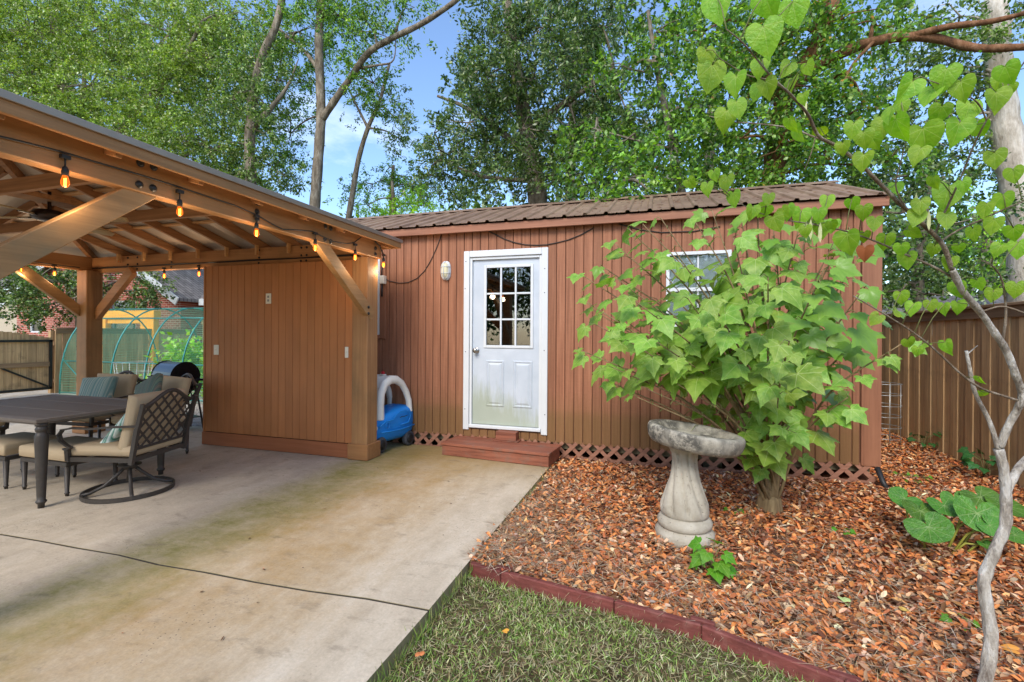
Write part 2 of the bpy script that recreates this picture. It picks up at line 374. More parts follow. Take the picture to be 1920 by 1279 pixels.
b = MB(); b.box(-2.9, 6.3, ZS+.06, -.4, 6.34, 2.6); b.build('inner_partition', M['dark'], shed)
# siding boards, one object each, cut round the openings
def groove_xs():
    x = DOOR[0]; r = [x]
    while r[-1]-.1038 > SX0: r.append(r[-1]-.1038)
    r = r[::-1]
    while r[-1]+.1038 < SX1-.16: r.append(r[-1]+.1038)
    return r+[SX1-.158]
gx = groove_xs(); bcache = {}
def board(x0, x1, z0, z1):
    k = (round(x1-x0, 3), round(z1-z0, 3))
    if k not in bcache:
        w = x1-x0-.0065; q = MB(); c = .004; h = z1-z0
        q.add([(-w/2, 0, 0), (-w/2, -.009+c, 0), (-w/2+c, -.011, 0), (w/2-c, -.011, 0), (w/2, -.009+c, 0), (w/2, 0, 0)]+[(-w/2, 0, h), (-w/2, -.009+c, h), (-w/2+c, -.011, h), (w/2-c, -.011, h), (w/2, -.009+c, h), (w/2, 0, h)],
              [(i, i+1, i+7, i+6) for i in range(5)]+[(5, 4, 3, 2, 1, 0), (6, 7, 8, 9, 10, 11)])
        bcache[k] = q.mesh('siding_board', M['siding'])
    inst('siding_board', bcache[k], wall, Vector(((x0+x1)/2, YF-.001, z0))-wloc(wall))
for x0, x1 in zip(gx, gx[1:]):
    parts = [(ZS-.02, ZT)]; segs = [(x0, x1)]
    for d in cuts:
        if x1 > d[0]+.012 and x0 < d[1]-.012:
            if x0 >= d[0]-.012 and x1 <= d[1]+.012: parts = [(ZS-.02 if d is not DOOR else ZS-.02, d[2]+.01), (d[3]-.01, ZT)]
            else:
                xa, xb = (x0, min(x1, d[0]+.01)) if x0 < d[0] else (max(x0, d[1]-.01), x1)
                if xb-xa > .02: board(xa, xb, d[2]+.01, d[3]-.01)
                parts = [(ZS-.02, d[2]+.01), (d[3]-.01, ZT)]
    for z0, z1 in parts:
        if z1-z0 > .03: board(x0, x1, z0, z1)
MB().box(SX1-.15, YF-.022, ZS-.025, SX1+.012, YF-.001, ZT).build('corner_board', M['trim_brown_v'], shed, .003)
# roof: ribbed sheets
EY, EZ, RY, RZ = 5.17, 2.705, 6.7, 3.275
RX0, RX1 = -5.35, 2.09
roof = MB().box(RX0+.03, EY+.03, EZ-.03, RX0+.06, EY+.06, EZ-.02).build('roof', M['roof'], shed)
def rib_sheet(x0, x1, a, b_, name, flip=False):
    q = MB(); prof = []; x = x0
    while x < x1-.01:
        e = min(x+.2286, x1)
        prof += [(x, 0.), (x+.012, .021), (x+.042, .021), (x+.056, 0.)]
        m = (x+.056+e)/2; prof += [(m-.012, 0), (m-.004, .005), (m+.004, .005), (m+.012, 0)]
        x = e
    prof.append((x1, 0.))
    a, b_ = Vector(a), Vector(b_); up = Vector((0, -(b_-a).z, (b_-a).y)).normalized()
    if up.z < 0: up = -up
    n = len(prof); vs = []
    for p in (a, b_):
        for px, pz in prof: vs.append(Vector((px, p.y, p.z))+up*pz)
    q.add(vs, [(i, i+1, n+i+1, n+i) for i in range(n-1)])
    o = q.build(name, M['roof'], roof)
    sl_ = o.modifiers.new('thick', 'SOLIDIFY'); sl_.thickness = .003
    return o
x = RX0; k = 0
while x < RX1-.05:
    e = min(x+.9144, RX1); dz = .0015*(k % 2)
    rib_sheet(x-.006, e+.004, (0, EY, EZ+dz), (0, RY-.01, RZ+dz), 'roof_sheet'); rib_sheet(x-.006, e+.004, (0, 8.25, EZ+dz), (0, RY+.01, RZ+dz), 'roof_sheet')
    x = e; k += 1
for i in range(3):      # ridge cap lengths
    xa = RX0-.02+i*2.5; xb = min(xa+2.51, RX1+.02); q = MB(); t = .375
    q.add([(xa, RY-.16, RZ+.028-.16*t), (xb, RY-.16, RZ+.028-.16*t), (xb, RY, RZ+.036), (xa, RY, RZ+.036), (xb, RY+.16, RZ+.028-.16*t), (xa, RY+.16, RZ+.028-.16*t)], [(0, 1, 2, 3), (3, 2, 4, 5)])
    o = q.build('ridge_cap', M['roof'], roof); m_ = o.modifiers.new('t', 'SOLIDIFY'); m_.thickness = .004
MB().box(RX0+.02, EY+.03, 2.605, RX1-.02, EY+.062, EZ-.012).build('fascia', M['trim_brown'], shed, .004)
MB().box(RX0+.02, EY+.064, 2.615, RX1-.02, YF-.03, 2.64).build('soffit', M['trim_brown'], shed)
q = MB(); q.bar((RX1-.035, EY+.035, EZ-.05), (RX1-.035, RY, RZ-.05), .03, .085); q.bar((RX1-.035, 8.2, EZ-.05), (RX1-.035, RY, RZ-.05), .03, .085); q.build('rake_board', M['trim_brown'], shed)
# door
door = MB().box(-2.145, YF+.014, .30, -1.262, YF+.05, 2.315)
dn = bpy.data.objects.new('door', None)
x0, x1, z0, z1 = DOOR
q = MB()     # jamb, set in the wall
q.box(x0+.075, YF-.012, z0+.03, x0+.105, YF+.06, z1-.078); q.box(x1-.105, YF-.012, z0+.03, x1-.075, YF+.06, z1-.078); q.box(x0+.106, YF-.012, z1-.108, x1-.106, YF+.06, z1-.078)
frame = MB()
dl, dr, db, dt = x0+.107, x1-.107, z0+.072, z1-.11
gl, gr, gb, gt = dl+.172, dr-.125, 1.235, 2.20      # glazing
gl, gr = -1.972, -1.385
dq = MB(); D0, D1 = YF+.016, YF+.056
dq.box(dl, D0, db, gl, D1, dt); dq.box(gr, D0, db, dr, D1, dt); dq.box(gl, D0, gt, gr, D1, dt); dq.box(gl, D0, db, gr, D1, gb)
door = dq.build('door', M['door'], shed)
q.build('jamb', M['white'], door, .002)
tq = MB(); tq.box(x0, YF-.03, z0, x0+.074, YF-.012, z1); tq.box(x1-.074, YF-.03, z0-.005, x1, YF-.012, z1); tq.box(x0+.0745, YF-.03, z1-.076, x1-.0745, YF-.012, z1)
tq.build('door_casing', M['white'], door, .006, seg=2)
q = MB(); q.box(x0+.076, YF-.04, z0+.028, x1-.076, YF+.06, z0+.066); q.build('threshold', M['white'], door, .006)
q = MB(); t = .026      # raised surround of the glazing
q.box(gl-.014, D0-.012, gb-.014, gl+.02, D0-.0005, gt+.014); q.box(gr-.02, D0-.012, gb-.014, gr+.014, D0-.0005, gt+.014); q.box(gl+.0205, D0-.012, gt-.02, gr-.0205, D0-.0005, gt+.014); q.box(gl+.0205, D0-.012, gb-.014, gr-.0205, D0-.0005, gb+.02)
q.build('glazing_frame', M['white'], door, .004)
cw, ch = (gr-gl-.04)/3, (gt-gb-.04)/3
for i in (1, 2):
    MB().box(gl+.02+cw*i-.011, D0-.010, gb+.021, gl+.02+cw*i+.011, D0+.004, gt-.021).build('glazing_bar', M['white'], door, .003)
    for j in range(3): MB().box(gl+.0215+cw*j+(.0105 if j else 0), D0-.009, gb+.02+ch*i-.011, gl+.0185+cw*(j+1)-(.0105 if j < 2 else 0), D0+.004, gb+.02+ch*i+.011).build('glazing_bar', M['white'], door, .003)
for i in range(3):
    for j in range(3): MB().box(gl+.02+cw*i+.004, D0+.006, gb+.02+ch*j+.004, gl+.02+cw*(i+1)-.004, D0+.009, gb+.02+ch*(j+1)-.004).build('pane', M['glass'], door)
for px0, px1 in ((-1.955, -1.725), (-1.612, -1.378)):
    pz0, pz1 = .52, 1.075; q = MB()
    def ringbox(a, ya, b_, yb):
        return [(px0+a, ya, pz0+a), (px1-a, ya, pz0+a), (px1-a, ya, pz1-a), (px0+a, ya, pz1-a)]
    lev = [(0, D0-.0005), (.008, D0-.008), (.02, D0-.008), (.03, D0-.001), (.055, D0-.009)]
    vs = []; fs = []
    for a, yv in lev: vs += [(px0+a, yv, pz0+a), (px1-a, yv, pz0+a), (px1-a, yv, pz1-a), (px0+a, yv, pz1-a)]
    for l_ in range(len(lev)-1):
        for i in range(4): fs.append((l_*4+i, l_*4+(i+1) % 4, l_*4+4+(i+1) % 4, l_*4+4+i))
    fs.append((16, 17, 18, 19)); q.add(vs, fs); q.build('door_panel', M['door'], door)
q = MB(); q.lathe([(.036, 0), (.036, .006), (.03, .01), (.012, .012), (.012, .035), (.026, .045), (.031, .06), (.026, .072), (.008, .076)], n=20); q.xf(Matrix.Translation((-2.078, D0-.001, 1.19)) @ Matrix.Rotation(R(90), 4, 'X')); q.build('door_knob', M['chrome'], door)
for zz in (.55, 1.2, 1.95, 2.2):
    for xx in (x0+.03, x1-.03):
        q = MB(); q.lathe([(.006, 0), (.006, .002), (.002, .003)], n=8); q.xf(Matrix.Translation((xx+random.uniform(-.01, .01), YF-.0302, zz+random.uniform(-.1, .1))) @ Matrix.Rotation(R(90), 4, 'X')); q.build('screw', M['blackp'], door)
# windows
def window(d, mat, name, muntin=True, inner=M['pane_sheet']):
    x0, x1, z0, z1 = d; q = MB(); t = .035
    q.box(x0, YF-.028, z0, x0+t, YF+.03, z1); q.box(x1-t, YF-.028, z0, x1, YF+.03, z1); q.box(x0+t+.0005, YF-.028, z1-t, x1-t-.0005, YF+.03, z1); q.box(x0+t+.0005, YF-.034, z0, x1-t-.0005, YF+.03, z0+t)
    w = q.build(name, mat, shed, .003)
    zm = (z0+z1)/2
    MB().box(x0+t+.001, YF-.012, zm-.02, x1-t-.001, YF+.02, zm+.02).build('sash_rail', M['white'], w, .003)
    for a, c, y in ((z0+t, zm-.02, YF-.002), (zm+.02, z1-t, YF+.008)):
        xm = (x0+x1)/2
        for xa, xb in ((x0+t, xm-.008), (xm+.008, x1-t)):
            MB().box(xa+.001, y, a+.001, xb-.001, y+.003, c-.001).build('pane', M['glass'], w)
        MB().box(xm-.0075, y-.004, a+.002, xm+.0075, y+.006, c-.002).build('glazing_bar', M['white'], w)
    if inner:
        MB().box(x0+t+.004, YF+.018, z0+.04, x1-t-.004, YF+.021, z1-.04).build('sky_reflection_sheet', inner, w)  # white sheet behind the panes, standing in for bright sky reflected in them
    return w
window(WIN, M['white'], 'window')
w2 = window(WIN2, M['white'], 'window')
xa, xb, za, zb = WIN2
q = MB(); q.box(xb+.001, YF-.034, za-.05, xb+.085, YF-.012, zb+.04); q.box(xa-.085, YF-.034, za-.05, xa-.001, YF-.012, zb+.04); q.box(xa, YF-.034, zb+.001, xb, YF-.012, zb+.04); q.box(xa, YF-.045, za-.05, xb, YF-.012, za-.001); q.build('window_casing', M['trim_brown_v'], w2, .003)
# lattice skirt: crossing strips, one object each
lat = MB().box(SX0, YF+.002, -.02, SX1-.04, YF+.02, .0).build('lattice_skirt', M['lattice'], shed)
LZ0, LZ1, LY = -.05, ZS-.012, YF-.004
def lstrip(xa, sgn, layer):
    h = LZ1-LZ0; pa = Vector((xa, LY-.008*layer, LZ0)); pb = Vector((xa+sgn*h, LY-.008*layer, LZ1))
    lo, hi = SX0, SX1-.03
    d = pb-pa; t0, t1 = 0., 1.
    for p, q_ in ((lo-pa.x, d.x), (pa.x-hi, -d.x)):
        t = p/q_
        if q_ > 0: t0 = max(t0, t)
        else: t1 = min(t1, t)
    if t1-t0 > .12: MB().bar(pa+d*t0, pa+d*t1, .007, .040, d.cross(Vector((0, 1, 0)))).build('lattice_strip', M['lattice'], lat)
x = -3.4
while x < SX1+.2: lstrip(x, 1, 1); lstrip(x, -1, 0); x += .156
MB().box(SX0, YF-.006, ZS-.012, SX1-.04, YF+.001, ZS+.0).build('skirt_rail', M['trim_brown'], shed)
for x in np.arange(-4.9, 2.0, .9): MB().box(x, 5.5, -.15, x+.19, 5.9, ZS-.002).build('pier', M['pier'], shed)
MB().box(SX0+.05, YF+.06, .07, SX1-.05, YF+.10, ZS-.003).build('floor_joist', M['pier'], shed)
# step in front of the door
step = thing('wooden_step', 'low red-brown wooden step below the white door', 'step', (-1.7, 5.0, 0), 0)
sa, sb = Vector((-2.335, 4.905, 0)), Vector((-1.062, 4.785, 0)); sdir = (sb-sa).normalized(); sn = Vector((-sdir.y, sdir.x, 0))
q = MB()
def plank(a, b_, d0, d1, z0, z1, name, m):
    p = [sa+sdir*a+sn*d0, sa+sdir*b_+sn*d0, sa+sdir*b_+sn*d1, sa+sdir*a+sn*d1]; qq = MB(); qq.add([(v.x, v.y, z0) for v in p]+[(v.x, v.y, z1) for v in p], [(3, 2, 1, 0), (4, 5, 6, 7), (0, 1, 5, 4), (1, 2, 6, 5), (2, 3, 7, 6), (3, 0, 4, 7)]); return qq.build(name, m, step, .003)
SL = (sb-sa).length
plank(0, SL, .0, .03, .004, .118, 'riser', M['stepw']); plank(0, .03, .031, .40, .004, .118, 'side_board', M['stepw']); plank(SL-.03, SL, .031, .40, .004, .118, 'side_board', M['stepw'])
plank(-.012, SL+.012, -.015, .225, .1185, .148, 'tread_board', M['stepw']); plank(-.012, SL+.012, .231, .44, .1185, .146, 'tread_board', M['stepw'])
blk = thing('threshold_block', 'small brown wooden block on the step under the door sill', 'wood block', (-1.62, 5.2, .146))
MB().box(-1.775, 5.16, .16, -1.53, 5.285, .255).build('block', M['stepw'], blk, .003); MB().box(-1.80, 5.13, .1485, -1.50, 5.285, .159).build('base_board', M['stepw'], blk, .002)
# ================================================================ gazebo
gz = thing('gazebo', 'brown timber gazebo with hip roof, braced posts and a board end wall', 'gazebo', (-5.3, 2.7, 0))
BX0, BX1, BY0, BY1 = -7.62, -2.98, .78, 4.62      # outer faces of the beams
PW = .2
def post(x0, y0):
    p = MB(); p.box(x0, y0, 0.005, x0+PW, y0+PW, 2.229); p = p.build('post', M['gwood_z'], gz, .008)
    t = .028
    q = MB(); q.box(x0-t, y0-t, .004, x0+PW+t, y0-.0005, .175); q.box(x0-t, y0+PW+.0005, .004, x0+PW+t, y0+PW+t, .175)
    q.box(x0-t, y0, .004, x0-.0005, y0+PW, .175); q.box(x0+PW+.0005, y0, .004, x0+PW+t, y0+PW, .175)
    q.build('base_trim', M['gwood_x'], p, .005); return p
pr_ = post(-3.205, 4.425); pl_ = post(-7.6, 4.40); post(-3.205, .82); post(-7.6, .82)
# perimeter beams
MB().box(BX1-.09, BY0, 2.23, BX1, BY1+.03, 2.425).build('beam', M['gwood_y'], gz, .006)
MB().box(BX0, BY0, 2.23, BX0+.07, BY1+.03, 2.425).build('beam', M['gwood_y'], gz, .006)
MB().box(BX0+.072, BY1-.07, 2.278, BX1-.072, BY1, 2.42).build('beam', M['gwood_x'], gz, .005)
MB().box(BX0+.072, BY1-.075, 2.206, BX1-.23, BY1-.005, 2.262).build('lower_rail', M['gwood_x'], gz, .004)
MB().box(BX0+.2, BY1-.06, 2.263, BX1-.23, BY1-.02, 2.277).build('wire_channel', M['blackp'], gz)
MB().box(BX0+.072, BY0, 2.23, BX1-.072, BY0+.07, 2.42).build('beam', M['gwood_x'], gz, .006)
# knee braces
def brace(a, b_, m=M['gwood_b']): return MB().bar(a, b_, .07, .125, (0, 0, 1)).build('brace', m, gz, .004)
xb_ = -3.032
brace((xb_, .93, 1.305), (xb_, 2.14, 2.29)); brace((xb_, 4.53, 1.575), (xb_, 3.60, 2.30))
xl_ = -7.56
brace((xl_, 4.5, 1.596), (xl_, 3.62, 2.30)); brace((xl_, 1.0, 1.4), (xl_, 1.75, 2.22))
brace((-7.42, 4.53, 1.60), (-6.72, 4.53, 2.215), M['gwood_x']); brace((-3.19, .92, 1.5), (-3.95, .92, 2.25), M['gwood_x']); brace((-7.42, .92, 1.5), (-6.66, .92, 2.25), M['gwood_x'])
# roof planes, sheets running up the slope
GX0, GX1, GY0, GY1 = -7.86, -2.83, .42, 4.83
GZ, PITCH = 2.44, .29; half = (GY1-GY0)/2
def rz(t): return GZ+PITCH*t
groof = MB().box(GX0+half-.1, (GY0+GY1)/2-.05, rz(half)-.05, GX1-half+.1, (GY0+GY1)/2+.05, rz(half)-.012).build('roof', M['raft'], gz)
def face(o, e, inn, Lg, step_=.42):
    o, e, inn = Vector(o), Vector(e), Vector(inn); ss = sorted({0., Lg, half, Lg-half, *[i*step_ for i in range(1, int(Lg/step_)+1)]})
    tm = lambda s: max(0, min(s, Lg-s, half))
    for a, c in zip(ss, ss[1:]):
        if c-a < .02: continue
        pts = [(a+.002, 0), (c-.002, 0), (c-.002, tm(c-.002)), (a+.002, tm(a+.002))]
        n = Vector((0, 0, .012)); vs = [o+e*s+inn*t+Vector((0, 0, PITCH*t)) for s, t in pts]
        q = MB(); q.add(vs+[v+n for v in vs], [(3, 2, 1, 0), (4, 5, 6, 7), (0, 1, 5, 4), (1, 2, 6, 5), (2, 3, 7, 6), (3, 0, 4, 7)]); q.build('roof_sheet', M['deck'], groof)
LX, LY_ = GX1-GX0, GY1-GY0
face((GX1, GY0, GZ), (0, 1, 0), (-1, 0, 0), LY_); face((GX0, GY0, GZ), (0, 1, 0), (1, 0, 0), LY_)
face((GX0, GY1, GZ), (1, 0, 0), (0, -1, 0), LX); face((GX0, GY0, GZ), (1, 0, 0), (0, 1, 0), LX)
dn_ = Vector((0, 0, -.055))
for c, s in (((GX1, GY1), (-1, -1)), ((GX1, GY0), (-1, 1)), ((GX0, GY1), (1, -1)), ((GX0, GY0), (1, 1))):
    a = Vector((c[0]+s[0]*.08, c[1]+s[1]*.08, rz(.08)))+dn_; b_ = Vector((c[0]+s[0]*half, c[1]+s[1]*half, rz(half)))+dn_
    MB().bar(a, b_, .045, .10).build('hip_rafter', M['raft'], groof)
    q = MB(); q.bar(a+Vector((0, 0, .078)), b_+Vector((0, 0, .078)), .14, .012); q.build('hip_cap', M['drip'], groof)
def rafters(o, e, inn, Lg, ss, mat):
    o, e, inn = Vector(o), Vector(e), Vector(inn)
    for s in ss:
        t1 = min(s, Lg-s, half)-.06
        if t1 < .4: continue
        f = lambda t: o+e*s+inn*t+Vector((0, 0, PITCH*t-.052))
        r_ = MB().bar(f(.05), f(t1), .038, .088).build('rafter', mat, groof, .003)
        q = MB(); p = f(.32); q.box(p.x-.004 if abs(e.x) else p.x-.02, p.y-.02 if abs(e.x) else p.y-.004, p.z-.155, p.x+.02 if abs(e.x) else p.x+.02, p.y+.02 if abs(e.x) else p.y+.02, p.z-.04); q.build('rafter_tie', M['purlin'], r_)
ry = [.45+.5*i for i in range(9)]
rafters((GX1, GY0, 0+GZ), (0, 1, 0), (-1, 0, 0), LY_, ry, M['raft']); rafters((GX0, GY0, GZ), (0, 1, 0), (1, 0, 0), LY_, ry, M['raft'])
rx_ = [.42+.47*i for i in range(10)]
rafters((GX0, GY1, GZ), (1, 0, 0), (0, -1, 0), LX, rx_, M['raft_y']); rafters((GX0, GY0, GZ), (1, 0, 0), (0, 1, 0), LX, rx_, M['raft_y'])
for t in (.75, 1.45):
    z = rz(t)-.016
    for a, b_ in (((GX1-t, GY0+t), (GX1-t, GY1-t)), ((GX0+t, GY0+t), (GX0+t, GY1-t)), ((GX0+t, GY1-t), (GX1-t, GY1-t)), ((GX0+t, GY0+t), (GX1-t, GY0+t))):
        MB().bar((*a, z), (*b_, z), .07, .018).build('purlin', M['purlin'], groof)
# tie beams across the middle, carrying the fan
for y in (2.2, 3.1): MB().box(BX0+.08, y, 2.40, BX1-.08, y+.04, 2.50).build('tie_beam', M['raft'], gz, .003)
MB().box(-5.15, 2.24, 2.51, -4.95, 3.1, 2.55).build('fan_bearer', M['raft'], gz)
# fascia and drip edge
fz0, fz1 = 2.372, 2.44
q = [((GX1-.028, GY0, fz0), (GX1-.003, GY1-.002, fz1), 'gwood_y'), ((GX0+.003, GY0, fz0), (GX0+.028, GY1-.002, fz1), 'gwood_y'), ((GX0+.03, GY1-.028, fz0), (GX1-.03, GY1-.003, fz1), 'gwood_x'), ((GX0+.03, GY0+.003, fz0), (GX1-.03, GY0+.028, fz1), 'gwood_x')]
for a, c, m in q: MB().box(*a, *c).build('fascia', M[m], gz, .004)
q = MB(); q.box(GX1-.002, GY0-.01, 2.434, GX1+.012, GY1+.012, 2.474); q.box(GX0-.012, GY0-.01, 2.434, GX0+.002, GY1+.012, 2.474); q.box(GX0+.003, GY1-.002, 2.434, GX1-.003, GY1+.012, 2.474); q.box(GX0+.003, GY0-.01, 2.434, GX1-.003, GY0+.002, 2.474)
q.build('drip_edge', M['drip'], gz, .003)
# end wall of upright boards between the back posts
WY = 4.45; wl, wr = -5.345, -3.21
gw = MB().box(wl, WY+.016, .02, wr, WY+.10, 2.20).build('board_wall', M['panelg'], gz)
q = MB(); q.box(wl-.028, WY-.003, .02, wl-.001, WY+.105, 2.203); q.build('edge_trim', M['panelw'], gw)
nb = 21; bw = (wr-wl)/nb
for i in range(nb):
    MB().box(wl+i*bw+.0022, WY+.001+random.uniform(0, .002), .165, wl+(i+1)*bw-.0022, WY+.015, 2.202).build('wall_board', M['panelw'], gw, .002)
MB().box(wl-.03, WY-.016, .004, wr-.03, WY+.0, .16).build('skirting', M['skirt'], gw, .004)
def plate(x, z, w_, h_, det):
    p = MB().box(x-w_/2, WY-.007, z-h_/2, x+w_/2, WY+.0005, z+h_/2).build('outlet_plate', M['ivory'], gw, .003)
    if det == 'o':
        for dz in (-.022, .022): MB().box(x-.014, WY-.0095, z+dz-.013, x+.014, WY-.0071, z+dz+.013).build('socket', M['grey'], p, .003)
    elif det == 's': MB().box(x-.005, WY-.016, z-.008, x+.005, WY-.0071, z+.010).build('toggle', M['ivory'], p)
M['ivory'] = plain('ivory_plastic', srgb(228, 220, 200), .45, var=.05, bump=0); M['grey'] = plain('grey_plastic', srgb(150, 145, 138), .5)
plate(-4.37, 1.79, .078, .122, 'o'); plate(-5.163, 1.174, .078, .122, 's'); plate(-3.285, 1.175, .045, .122, 's')
# bolts and coupling plates
def bolt(c, ax, r=.016):
    q = MB(); q.lathe([(r*1.5, 0), (r*1.5, .003), (r, .004), (r, .010), (r*.5, .011)], n=10)
    q.xf(Matrix.Translation(c) @ (Matrix.Rotation(R(90), 4, 'Y') if ax == 'x' else Matrix.Rotation(R(90), 4, 'X'))); q.build('bolt', M['black'], gz)
for u, v in ((263, 306), (288, 313), (261, 346), (287, 353), (498, 371), (483, 380), (482, 397), (482, 411), (610, 424), (620, 428), (609, 449), (620, 453), (704, 466), (704, 477)):
    p = PX(u, v, BX1+.001); 
    if 2.24 < p.z < 2.42: bolt(p, 'x')
for u, v in ((691, 576), (691, 588)): bolt(PX(u, v, xb_+.037), 'x', .012)
for u in (240, 258, 322, 486, 565, 575):
    for z in (2.30, 2.39, 2.235): bolt(Vector((PY(u, 500, BY1-.07).x, BY1-.0705 if z > 2.27 else BY1-.0755, z)), 'y', .009)
# ================================================================ string light: cord along the beams, a drop and a bulb at each socket
M['cord'] = plain('black_cord', srgb(40, 37, 34), .6, var=.1, bump=0)
def emis(name, c, s):
    w = NT(name); w.b.inputs['Base Color'].default_value = c; w.b.inputs['Emission Color'].default_value = c; w.b.inputs['Emission Strength'].default_value = s; return w.m
M['fil'] = emis('glowing_filament', (1, .55, .18, 1), 8)
def amber():
    w = NT('amber_bulb_glass'); w.t.nodes.remove(w.b); t = w.n('BsdfTransparent'); t.inputs[0].default_value = (1, .42, .10, 1); g = w.n('BsdfGlossy'); g.inputs['Roughness'].default_value = .05
    e = w.n('Emission'); e.inputs[0].default_value = (1, .26, .03, 1); e.inputs[1].default_value = .2
    lw = w.n('LayerWeight'); lw.inputs[0].default_value = .25; m = w.n('MixShader'); w.l(lw.outputs['Fresnel'], m.inputs[0]); w.l(t.outputs[0], m.inputs[1]); w.l(g.outputs[0], m.inputs[2])
    a = w.n('AddShader'); w.l(m.outputs[0], a.inputs[0]); w.l(e.outputs[0], a.inputs[1]); w.l(a.outputs[0], w.o.inputs[0]); return w.m
M['amber'] = amber()
stl = thing('string_light', 'black cord of amber filament bulbs strung round the gazebo beams', 'string light', (-5.3, 2.7, 2.2))
CX = BX1+.012
cpts = [(0, 256), (50, 268), (113, 284), (180, 304), (260, 327), (337, 351), (400, 372), (440, 385), (483, 404), (510, 420), (530, 430), (565, 432), (586, 434), (606, 444), (625, 453), (650, 457), (664, 455), (677, 445)]
path = [PX(u, v, CX) for u, v in cpts]
path = [Vector((CX, .9, path[0].z+.02))]+path
path2 = [path[-1], PX(690, 443, CX), PX(704, 456, CX), PX(714, 470, CX), PX(719, 484, CX+.02), Vector((CX+.02, 4.66, 2.19))]
MB().tube(path, .006, 6).build('cord', M['cord'], stl)
MB().tube([PX(703, 452, CX), PX(712, 462, CX+.006), PX(718, 475, CX+.014), PX(719.5, 487, CX+.016)], .008, 6).build('cord', M['cord'], stl)
yb_ = BY1-.085
MB().tube([Vector((x, yb_-.006, 2.27+.004*math.sin(x*5))) for x in np.linspace(-3.25, -7.5, 40)], .006, 6).build('cord', M['cord'], stl)
MB().tube([Vector((BX0+.08, y, 2.27+.006*math.sin(y*4))) for y in np.linspace(4.4, .9, 30)], .006, 6).build('cord', M['cord'], stl)
def bulb(p, drop=.06, lit=1.5):
    p = Vector(p); top = p+Vector((0, 0, drop+.075))
    q = MB(); q.lathe([(.009, .0), (.015, .003), (.016, .026), (.012, .044), (.006, .05)], p+Vector((0, 0, .028)), 12); q.tube([p+Vector((0, 0, .08)), top], .004, 6); q.box(top.x-.012, top.y-.02, top.z-.008, top.x+.012, top.y+.02, top.z+.012)
    s_ = q.build('lamp_socket', M['cord'], stl)
    g_ = MB(); g_.lathe([(.004, -.033), (.010, -.030), (.016, -.022), (.019, -.011), (.018, .002), (.014, .016), (.011, .03)], p, 14); g_.build('bulb', M['amber'], s_)
    f_ = MB(); f_.tube([p+Vector((-.006, 0, .015)), p+Vector((-.007, 0, -.02)), p+Vector((0, .003, -.028)), p+Vector((.006, 0, -.02)), p+Vector((.006, 0, .015))], .0026, 5); f_.build('filament', M['fil'], s_)
    if lit:
        l = bpy.data.lights.new('bulb_light', 'POINT'); l.energy = lit; l.color = (1, .74, .48); l.shadow_soft_size = .05
        lo = bpy.data.objects.new('bulb_light', l); COL.objects.link(lo); lo.parent = s_; lo.location = p-wloc(s_)+Vector((0, 0, -.075))
for u, v in ((122, 340), (337, 396), (481, 436), (591, 464), (666, 482)):
    bulb(PX(u, v, CX+.01), .05)
bulb(PX(719, 496, CX+.02), .03)
for u, v, Y in ((308, 517, yb_), (373, 513, yb_)): bulb(PY(u, v, Y), .02)
for u, v in ((103, 518), (40, 543)): p = PX(u, v, BX0+.1); bulb((BX0+.09, p.y, 2.15), .03)
# ceiling fan
M['blade'] = wood('woven_fan_blade', srgb(190, 164, 122), srgb(120, 92, 60), 1, .7, grain=2)
M['bronze'] = plain('dark_bronze', srgb(58, 46, 40), .35, .7, var=.15)
FC = Vector((-5.05, 2.72, .07))
fan = thing('ceiling_fan', 'dark bronze ceiling fan with woven leaf blades under the gazebo roof', 'ceiling fan', (FC.x, FC.y, 2.3))
q = MB(); q.tube([(FC.x, FC.y, 2.36), (FC.x, FC.y, 2.60)], .014, 8); q.lathe([(.02, 2.27), (.08, 2.275), (.12, 2.30), (.125, 2.33), (.10, 2.36), (.04, 2.37)], FC, 24); q.build('motor', M['bronze'], fan)
for k in range(4):
    a = R(18+90*k); d = Vector((math.cos(a), math.sin(a), 0)); s_ = Vector((-d.y, d.x, 0)); q = MB(); m = 10; vs = []; fs = []
    for i in range(m+1):
        t = i/m; w_ = .075*math.sin(math.pi*min(1, .12+t*.86))**.6; c = FC+Vector((0, 0, 2.305-.012*t))+d*(.17+.5*t)
        vs += [c-s_*w_+Vector((0, 0, .012)), c+Vector((0, 0, 0)), c+s_*w_-Vector((0, 0, .012))]
    for i in range(m):
        for j in range(2): fs.append((i*3+j, i*3+j+1, i*3+j+4, i*3+j+3))
    q.add(vs, fs, True); o = q.build('blade', M['blade'], fan); o.modifiers.new('t', 'SOLIDIFY').thickness = .008
    MB().bar(FC+d*.09+Vector((0, 0, 2.30)), FC+d*.26+Vector((0, 0, 2.299)), .03, .006).build('blade_arm', M['bronze'], fan)
# ================================================================ wall lamp, cables, junction box on the shed
M['frost'] = plain('frosted_lamp_glass', srgb(222, 212, 172), .35, var=.1, bump=.1)
lampc = PY(837, 508, YF-.012)
bl = thing('bulkhead_lamp', 'white oval caged bulkhead lamp on the wall left of the door', 'wall lamp', lampc)
def oval(w_, h_, n=24): return [(w_*math.copysign(abs(math.cos(a))**.7, math.cos(a)), h_*math.copysign(abs(math.sin(a))**.8, math.sin(a))) for a in [2*math.pi*i/n for i in range(n)]]
def ovalstack(lv, mat, name, parent):
    q = MB(); n = 24; vs = []; fs = []
    for w_, h_, y in lv: vs += [(lampc.x+x, lampc.y+y, lampc.z+z) for x, z in oval(w_, h_, n)]
    for i in range(len(lv)-1):
        for k in range(n): fs.append((i*n+k, i*n+n+k, i*n+n+(k+1) % n, i*n+(k+1) % n))
    fs.append(tuple((len(lv)-1)*n+k for k in range(n))[::-1]); q.add(vs, fs, True); return q.build(name, mat, parent)
